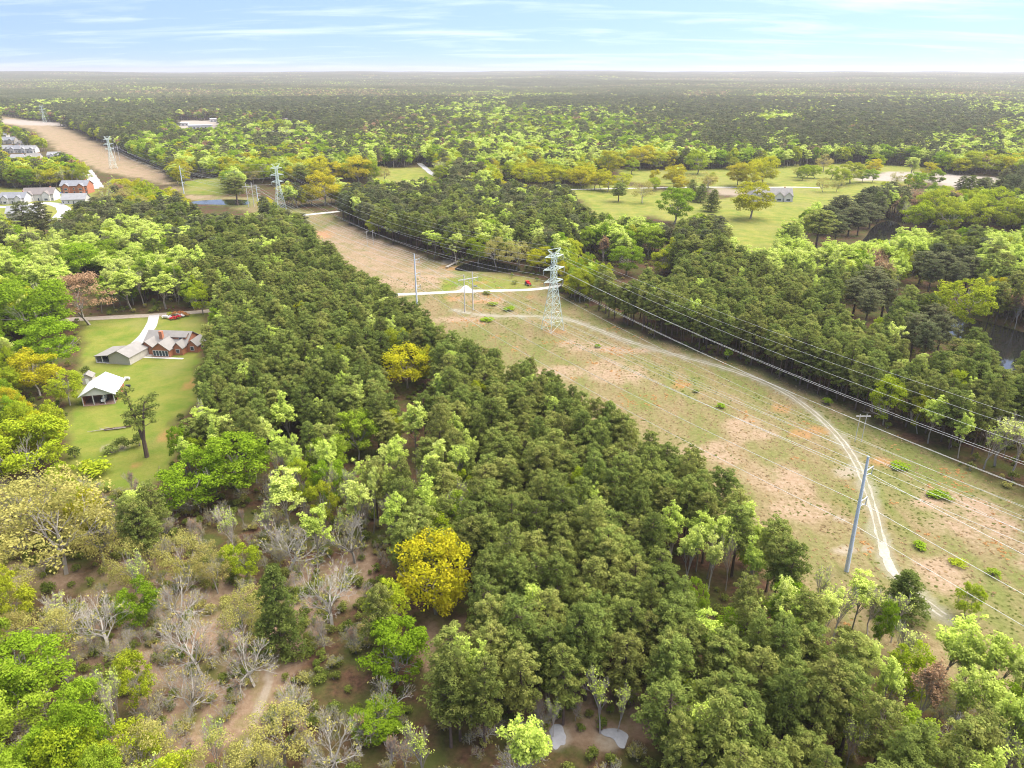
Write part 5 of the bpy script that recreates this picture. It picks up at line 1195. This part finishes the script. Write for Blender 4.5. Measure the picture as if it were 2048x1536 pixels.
# fallen log pile on the lawn
q = p2(228, 860); o = thing('brush_pile', 'grey fallen trunk with broken branches lying on the lawn', 'fallen tree', (q[0], q[1], 0), .2)
g = np.random.default_rng(3); MB().tube((-2.5, 0, .35), (4.5, .8, .45), .32, .24, 8).build('trunk', M['bark_pine'], o)
for k in range(9):
    x = g.uniform(-3, 4); MB().tube((x, 0, .4), (x - g.uniform(1, 4), g.uniform(-1.6, 1.6), g.uniform(.2, .9)), .10, .04, 5).build('branch', M['bark_mauve'], o)

# subdivision and estate houses
def small_house(name, label, px, py, w, d, h, rise, wall, roof, rz, gables=1, group=None, win=True, storeys=1):
    q = p2(px, py); o = thing(name, label, 'house', (q[0], q[1], 0), radians(rz), group)
    gable(o, -w / 2, w / 2, 0, d, h, rise, wall, roof, 'x', .5)
    step = w / (gables + 1)
    for k in range(gables):
        x = -w / 2 + step * (k + 1) + (.12 * w if k else -.10 * w); gw = w * (.24 if gables > 1 else .32)
        gable(o, x - gw / 2, x + gw / 2, -1.6 - .6 * k, 2.0, h - .15, rise * .62, wall, roof, 'y', .35)
        if win: window(o, x, -1.6 - .6 * k, .8, gw * .45, 1.4)
        if win and storeys > 1: window(o, x, -1.6 - .6 * k, 3.6, gw * .45, 1.3)
    if win:
        for x in np.linspace(-w / 2 + 1.2, w / 2 - 1.2, 5):
            for s in range(storeys): window(o, x, 0, .9 + 2.8 * s, .95, 1.35)
    MB().box(-.5, .5, -.07, 0, 0, 2.1).build('door', M['dark'], o); MB().box(w * .3, w * .3 + .9, d * .6, d * .6 + .9, h, h + rise + .9).build('chimney', M['brick'], o)
    return o
SH = [('red brick two storey house with dark roof in the subdivision', 150, 388, 19, 11, 6.2, 3.2, 'brick', 'roof_grey', 5, 2, 2),
      ('long cream house with brown roof on the subdivision loop', 78, 402, 20, 11, 4.8, 3.8, 'siding_w', 'roof_brown', 8, 2, 1),
      ('white gabled house with dark slate roof beside the long cream house', 26, 408, 16, 10, 4.2, 3.2, 'siding_w', 'roof_grey', 6, 2, 1),
      ('grey roofed house showing mostly its broad roof near the loop', 148, 408, 15, 10, 3.2, 3.4, 'siding_w', 'roof_blue', 10, 0, 1),
      ('blue grey roofed house behind tall pines on the subdivision loop', 48, 440, 18, 11, 4.6, 3.6, 'siding', 'roof_blue', 15, 1, 1),
      ('pale house with lilac grey roof tucked behind yellow trees', 8, 305, 16, 10, 4.2, 3.6, 'siding_w', 'roof_blue', 8, 2, 1), ('second pale house in the upper subdivision row', 28, 306, 13, 10, 4.5, 3.4, 'siding_w', 'roof_grey', 6, 1, 1), ('pale two gabled house at the upper row end', 56, 306, 16, 10, 4.4, 3.4, 'siding_w', 'roof_blue', 6, 2, 1),
      ('cream house at the top of the upper subdivision row', 14, 288, 18, 11, 4.6, 3.8, 'siding', 'roof_grey', 6, 2, 1), ('pale small house beside the pinkish clearing', 108, 318, 12, 9, 4, 3, 'siding_w', 'roof_blue', 12, 1, 1), ('pale roofed house on the far row corner', 2, 276, 14, 10, 4.4, 3.4, 'siding_w', 'roof_blue', 8, 1, 1), ('pale roofed house between the two upper rows', 42, 294, 13, 10, 4.2, 3.2, 'siding_w', 'roof_tan', 4, 1, 1), ('cream house with pale roof below the upper row', 66, 322, 13, 10, 4.0, 3.2, 'siding', 'roof_tan', 10, 1, 1), ('slate roofed house half sunk behind yellow trees', 34, 322, 12, 9, 3.4, 3, 'siding_w', 'roof_blue', 8, 0, 1)]
for (lab, px, py, w, d, h, rise, wa, ro_, rz, ng_, st) in SH: small_house('suburban_house', lab, px, py, w * 1.15, d * 1.15, h * 1.1, rise * 1.1, M[wa], M[ro_], rz, ng_, None, True, st)
q = p2(96, 393); 
q = p2(119, 388); o = thing('swimming_pool', 'round blue garden pool beside the red brick subdivision house', 'pool', (q[0], q[1], 0)); MB().tube((0, 0, 0), (0, 0, 1.1), 3.4, 3.4, 20).build('wall', M['trim'], o); MB().tube((0, 0, 1.1), (0, 0, 1.13), 3.2, 3.2, 20).build('water', M['blue_p'], o)
o = small_house('estate_house', 'large pale house with many tan grey gables behind the big golden oak', 1548, 402, 28, 14, 4.2, 5.0, M['siding_w'], M['roof_tan'], -8, 3)
gable(o, -20.5, -12.5, -5, 7, 4.0, 4.2, M['siding_w'], M['roof_tan'], 'y', .4)
o = small_house('farm_house', 'small pale house half hidden by trees along the estate road', 1004, 352, 11, 8, 3.2, 2.8, M['siding_w'], M['roof_tan'], 0, 1)
o = small_house('lane_house', 'grey roofed house among trees beside the paved road', 622, 402, 13, 9, 3.0, 2.6, M['siding'], M['roof_tan'], 20, 1)
o = small_house('wood_cabin', 'grey roofed cabin deep in the dark wood', 1012, 452, 9, 7, 2.8, 2.2, M['siding'], M['roof_blue'], 10, 0)
WH = [('long flat pale warehouse in the far clearing', 552, 275, 62, 34, 7), ('wide white industrial hall in the far clearing', 590, 272, 30, 20, 6), ('tan commercial building with red band in the far clearing', 552, 246, 46, 20, 7), ('pale commercial building by the far parking lot', 620, 246, 30, 18, 6), ('low white building in the far left lot', 400, 258, 40, 20, 6), ('pale shed in the far left lot', 430, 244, 20, 16, 6), ('white block at the far lot edge', 362, 252, 26, 16, 5)]
for lab, px, py, w, d, h in WH:
    q = p2(px, py); o = thing('commercial_building', lab, 'building', (q[0], q[1], 0), radians(14))
    MB().box(-w / 2, w / 2, 0, d, -.2, h).build('wall', M['siding_w'], o); MB().box(-w / 2 - .4, w / 2 + .4, -.4, d + .4, h, h + .7).build('roof', M['metal_white'] if 'white' in lab or 'pale' in lab else M['roof_brown'], o)
    for x in np.arange(-w / 2 + 4, w / 2 - 2, 6.5): MB().box(x - 1.3, x + 1.3, -.08, 0, 1.0, 3.2).build('window', M['glass'], o)

# pond walkway, yard things
a, c = np.array(p2(893, 537)), np.array(p2(930, 517)); dd = c - a; L = np.linalg.norm(dd); hd = atan2(dd[1], dd[0])
o = thing('wooden_walkway', 'long grey plank walkway leading over the bank to the pond', 'walkway', (a[0], a[1], 0), hd)
for k in range(int(L / 1.6)): MB().box(k * 1.6, k * 1.6 + 1.52, -.8, .8, .75, .84).build('plank', M['plank'], o)
for k in range(int(L / 6) + 1):
    for s in (-.7, .7): MB().tube((k * 6 + .5, s, -.2), (k * 6 + .5, s, .76), .12, None, 6).build('post', M['wood_grey'], o)
q = p2(1057, 571); o = thing('red_tractor', 'small red tractor parked at the end of the gravel road', 'tractor', (q[0], q[1], 0), .4)
MB().box(-.6, .6, -1.6, .6, .7, 1.5).build('hood', M['red_p'], o); MB().box(-.8, .8, .6, 2.0, .7, 2.1).build('cab', M['red_p'], o)
for s in (-1, 1): MB().tube((s * .85, 1.3, .8), (s * 1.2, 1.3, .8), .8, None, 14).build('rear_wheel', M['rubber'], o); MB().tube((s * .6, -1.2, .5), (s * .85, -1.2, .5), .5, None, 12).build('front_wheel', M['rubber'], o)
q = p2(951, 577); o = thing('sign_board', 'small pale blue board on posts by the gravel turnout', 'sign', (q[0], q[1], 0), .2)
MB().box(-.9, .9, -.04, .04, .7, 1.6).build('board', M['roof_blue'], o)
for x in (-.8, .8): MB().box(x - .05, x + .05, .05, .13, 0, 1.5).build('post', M['wood_grey'], o)

# ------------------------------------------------------------------ shrubs
M['az_red'] = leaf_mat('red_azalea_flowers', (.42, .02, .03), (.55, .04, .06), (.50, .10, .06), .2, .2); M['az_white'] = leaf_mat('white_azalea_flowers', (.68, .62, .62), (.78, .74, .74), (.75, .60, .62), .2, .1); M['az_orange'] = leaf_mat('rust_azalea_leaves', (.34, .10, .03), (.42, .15, .05), (.30, .20, .05), .2, .2)
def shrub(name, label, px, py, r, h, leaf, group=None, seed=0, z=0, cat='shrub'):
    g = np.random.default_rng(seed + 50); v, f, t, (tv, tf) = bush(g, 0, 1.2, 1.7, 14, 30); q = p2(px, py)
    o = thing(name, label, cat, (q[0], q[1], z), g.uniform(0, 6), group); o.scale = (r / 1.2, r / 1.2, h / 1.7)
    obj('foliage', make_mesh('foliage', v, f, (M[leaf],), attrs={'tone': ('FACE', t)}), o); obj('stems', make_mesh('stems', tv, tf, (M['bark'],)), o); return o
for k, (px, py, r, lf, lb) in enumerate([(331, 637, 1.7, 'az_white', 'white flowering azalea at the end of the flower bed'), (340, 638, 1.3, 'az_white', 'small white azalea next to the red ones'), (347, 639, 1.9, 'az_red', 'deep red azalea beside the white ones'), (357, 638, 1.9, 'az_red', 'deep red azalea in the middle of the bed'), (364, 635, 1.5, 'az_white', 'white azalea squeezed between red and rust shrubs'),
                                        (372, 632, 2.2, 'az_orange', 'rust orange shrub at the bed end near the pines'), (362, 629, 1.9, 'az_orange', 'rust orange shrub along the lane side of the bed'), (350, 630, 1.7, 'az_orange', 'rust shrub behind the red azaleas'), (340, 631, 1.6, 'olive', 'green shrub behind the white azaleas')]):
    shrub('azalea_bush', lb, px, py, r, 1.5, lf, None, k)
for k, (px, py, r, h, lf, lb) in enumerate([(1728, 800, 5.2, 4.2, 'green', 'wide teal green shrub clump at the wood edge by the track'), (1712, 752, 3.0, 3.6, 'green', 'bright green bush in a gap of the corridor pines'), (1655, 808, 2.2, 2.0, 'green', 'small green bush near the cable crossing by the pines'), (1455, 718, 2.6, 3.6, 'green', 'bright green sapling bush beside the bend of the track'), (1024, 556, 1.2, 2.6, 'pine', 'small conical evergreen on the pond yard'), (1030, 568, 2.0, 2.0, 'pine', 'dark round bush on the pond yard'),
                                            (974, 588, 3.0, 1.6, 'pine', 'dark scrub clump beside the gravel road'), (985, 610, 3.0, 1.4, 'olive', 'low grey green scrub between road and track'), (1020, 621, 3.4, 1.5, 'green', 'green scrub above the track bend'), (975, 642, 4.2, 1.2, 'green', 'low wide green scrub below the track'), (1195, 695, 1.6, 1.2, 'green', 'lone green tuft shrub in the corridor grass'), (1392, 785, 1.4, 1.0, 'pine', 'small dark shrub under the cables'), (1440, 815, 2.0, 1.2, 'green', 'green weed clump under the cables'), (174, 752, 2.2, 3.4, 'pine', 'dark evergreen bush behind the barn'),
                                            (245, 898, 2.8, 3.6, 'pine', 'young pine sapling on the lawn border'), (280, 892, 2.6, 3.6, 'pine', 'young pine sapling beside the lone tall pine'), (150, 915, 2.2, 3.0, 'pine', 'dark young pine at the lawn corner'), (225, 905, 2.6, 2.2, 'pine', 'low spreading pine sapling on the lawn border'), (195, 945, 5.0, 3.6, 'olive', 'rounded yellow green bush at the foot of the lawn'), (170, 935, 2.4, 1.8, 'green', 'small green bush on the lawn border'), (1985, 1150, 2.0, 1.2, 'green', 'green scrub on the pale grass near the last cable'), (1915, 1130, 2.2, 1.0, 'olive', 'low scrub beside the dark low pine'), (1800, 935, 3.2, 1.2, 'green', 'low green scrub between track and pine wood'), (1880, 995, 3.6, 1.1, 'green', 'low green scrub on the pale grass'), (1840, 1095, 2.2, 1.0, 'green', 'green scrub near the steel pole cables')]):
    shrub('green_bush' if lf != 'pine' else 'evergreen_bush', lb, px, py, r, h, lf, None, 100 + k)
# the lone tall pine with a double stem on the lawn
q = p2(294, 914); g = np.random.default_rng(77)
o = thing('lone_pine', 'tall thin crowned pine with forked trunk alone on the lawn', 'pine tree', (q[0], q[1], 0), 0); o.scale = (1.2, 1.2, 1.2)
segs = [(0, 0, -.3, .1, 0, 4, .5, .42), (.1, 0, 4, -1.2, .4, 11, .38, .26), (.1, 0, 4, 1.3, -.3, 10, .34, .20), (-1.2, .4, 11, -1.6, .2, 16.5, .26, .08), (1.3, -.3, 10, 2.0, .4, 14, .2, .07)]; cl = []
for k in range(46):
    s_ = segs[1 + int(g.integers(4))]; t = g.uniform(.55, 1) if s_[2] < 5 else g.uniform(.1, 1); p = np.array(s_[:3]) + (np.array(s_[3:6]) - np.array(s_[:3])) * t; a = g.uniform(0, 2 * pi); Lr = g.uniform(1.2, 4.0) * (1.15 - p[2] / 24)
    c = p + np.array([cos(a) * Lr, sin(a) * Lr, g.uniform(.1, .9)]); segs.append((*p, *c, .09, .03)); cl.append((*c, g.uniform(.8, 1.35)))
cl += [(-1.6, .2, 16.6, 1.0), (2.0, .4, 14.2, 1.0)]
v, f, t = clump_leaves(np.array(cl), 60, .55, .24, g, .55, .5, -.4, .4)
tv, tf = tubes(np.array(segs), 6); obj('trunk', make_mesh('trunk', tv, tf, (M['bark_pine'],)), o); obj('crown', make_mesh('crown', v, f, (M['pine'],), attrs={'tone': ('FACE', t)}), o)

# undergrowth in the open woodland and below the stands; grass tufts of the clearing
def scatter_pts(n, r0, r1, half):
    r = np.sqrt(rng.uniform(r0 ** 2, r1 ** 2, n)); a = rng.uniform(-radians(half), radians(half), n); return r * np.sin(a), r * np.cos(a)
x, y = scatter_pts(34000, 72, 420, 48); u, v = Q(x, y, 0)
inw = (u < 780) & (v > 980) | (v > 1380); okb = np.ones(len(x), bool)
for poly in NOGROW: okb &= ~inside(poly, x, y)
gl_ = blobs; lit = np.zeros(len(x))
okb &= np.where(inw, rng.random(len(x)) < (.45 + .55 * (vnoise(x, y, 9, 31) > .48)), rng.random(len(x)) < .16)
okb &= dist_line(poly_px([(548, 1290), (540, 1340), (525, 1400), (500, 1460), (480, 1536)]), x, y) > 2.2
for k, q in ROAD_W.items(): okb &= dist_line(q, x, y) > 4
for poly in CLEAR: okb &= ~inside(poly, *Q(x, y, 1.0))
x, y, u, inw = x[okb], y[okb], u[okb], inw[okb]; kk = rng.random(len(x)) + .25 * (vnoise(x, y, 14, 33) - .5)
grn = vnoise(x, y, 18, 35) + np.where(u < 260, .22, 0)
for kind, m, txt in (('bush', (kk < .42) & (grn > .42), 'bright green undergrowth below the trees'), ('olivebush', (kk >= .42) & (kk < .72) & (grn > .3), 'olive undergrowth below the trees'), ('drybush', (kk >= .72) & (kk < .86), 'dry straw coloured undergrowth below the trees'), ('twigs', (kk >= .70) & inw, 'pale leafless brush in the open woodland'), ('mauvetwigs', (kk >= .80) & (kk < .93) & inw, 'mauve leafless saplings in the open woodland')):
    n = m.sum(); s = rng.uniform(.55, 1.35, n) * {'twigs': .34, 'mauvetwigs': .36}.get(kind, 1.0); p = PROTO[kind]
    stuff('undergrowth', txt, 'undergrowth', p['coll'], np.stack([x[m], y[m], np.zeros(n)], -1), rng.integers(0, p['n'][0], n), rng.uniform(0, 6.28, n), np.stack([s, s, s * rng.uniform(.6, 1.2, n)], -1))
coll = bpy.data.collections.new('tufts'); M['tuft_s'] = leaf_mat('straw_grass', (.30, .22, .10), (.42, .31, .17), (.50, .30, .13), .3, .35); M['tuft_g'] = leaf_mat('green_grass', (.13, .16, .03), (.19, .21, .05), (.25, .24, .07), .3, .35); M['tuft_o'] = leaf_mat('orange_broom_grass', (.48, .24, .08), (.56, .32, .13), (.50, .28, .10), .3, .25)
for q, mt in enumerate(('tuft_s', 'tuft_s', 'tuft_g', 'tuft_g', 'tuft_o')):
    g = np.random.default_rng(60 + q); n = 22; a = g.uniform(0, 2 * pi, n); c = np.stack([np.cos(a) * g.uniform(0, .45, n), np.sin(a) * g.uniform(0, .45, n), g.uniform(.08, .28, n)], -1)
    nr = np.stack([np.cos(a), np.sin(a), g.uniform(.3, 1.2, n)], -1); v, f = leaves(c, nr, g.uniform(.35, .6, n), g.uniform(.10, .2, n), g)
    coll.objects.link(bpy.data.objects.new('tuft_%03d' % q, make_mesh('tuft', v, f, (M[mt],), attrs={'tone': ('FACE', g.random(n))})))
x, y = scatter_pts(150000, 95, 360, 46); m = inside(CORR, x, y); x, y = x[m], y[m]
m = (dist_line(TRACK, x, y) > 1.9); m &= dist_line(ROAD_W['gravel_road'], x, y) > 3; x, y = x[m], y[m]
zone = vnoise(x * .8 + y * .5, y, 16, 41) * .6 + vnoise(x, y, 5, 42) * .4; r = rng.random(len(x))
pk = np.where(zone + (r - .5) * .3 > .44, 2 + (r * 97 % 1 > .5), (r * 53 % 1 > .5)); ora = (vnoise(x, y, 7, 43) > .80) & (r < .5); pk = np.where(ora, 4, pk)
s = rng.uniform(.4, .95, len(x)) * np.where(pk == 4, 1.3, 1); keep = r < .34; x, y, pk, s = x[keep], y[keep], pk[keep], s[keep]
stuff('clearing_grass', 'straw and green grass tufts covering the power line clearing', 'grass', coll, np.stack([x, y, np.zeros(len(x))], -1), pk, rng.uniform(0, 6.28, len(x)), np.stack([s, s, s * .55], -1))

# ------------------------------------------------------------------ haze
mh, nt, out = new_mat('hazy_air')
pv = nt.nodes.new('ShaderNodeVolumePrincipled'); pv.inputs['Color'].default_value = (.74, .70, .71, 1); pv.inputs['Density'].default_value = 9.0e-5; pv.inputs['Anisotropy'].default_value = 0.2
nt.links.new(pv.outputs[0], out.inputs['Volume'])
o = MB().box(-16800, 16800, -16800, 16800, -1.5, 175).build('haze', mh); o['kind'] = 'stuff'; tag(o, 'pale haze hanging over the whole landscape', 'haze')
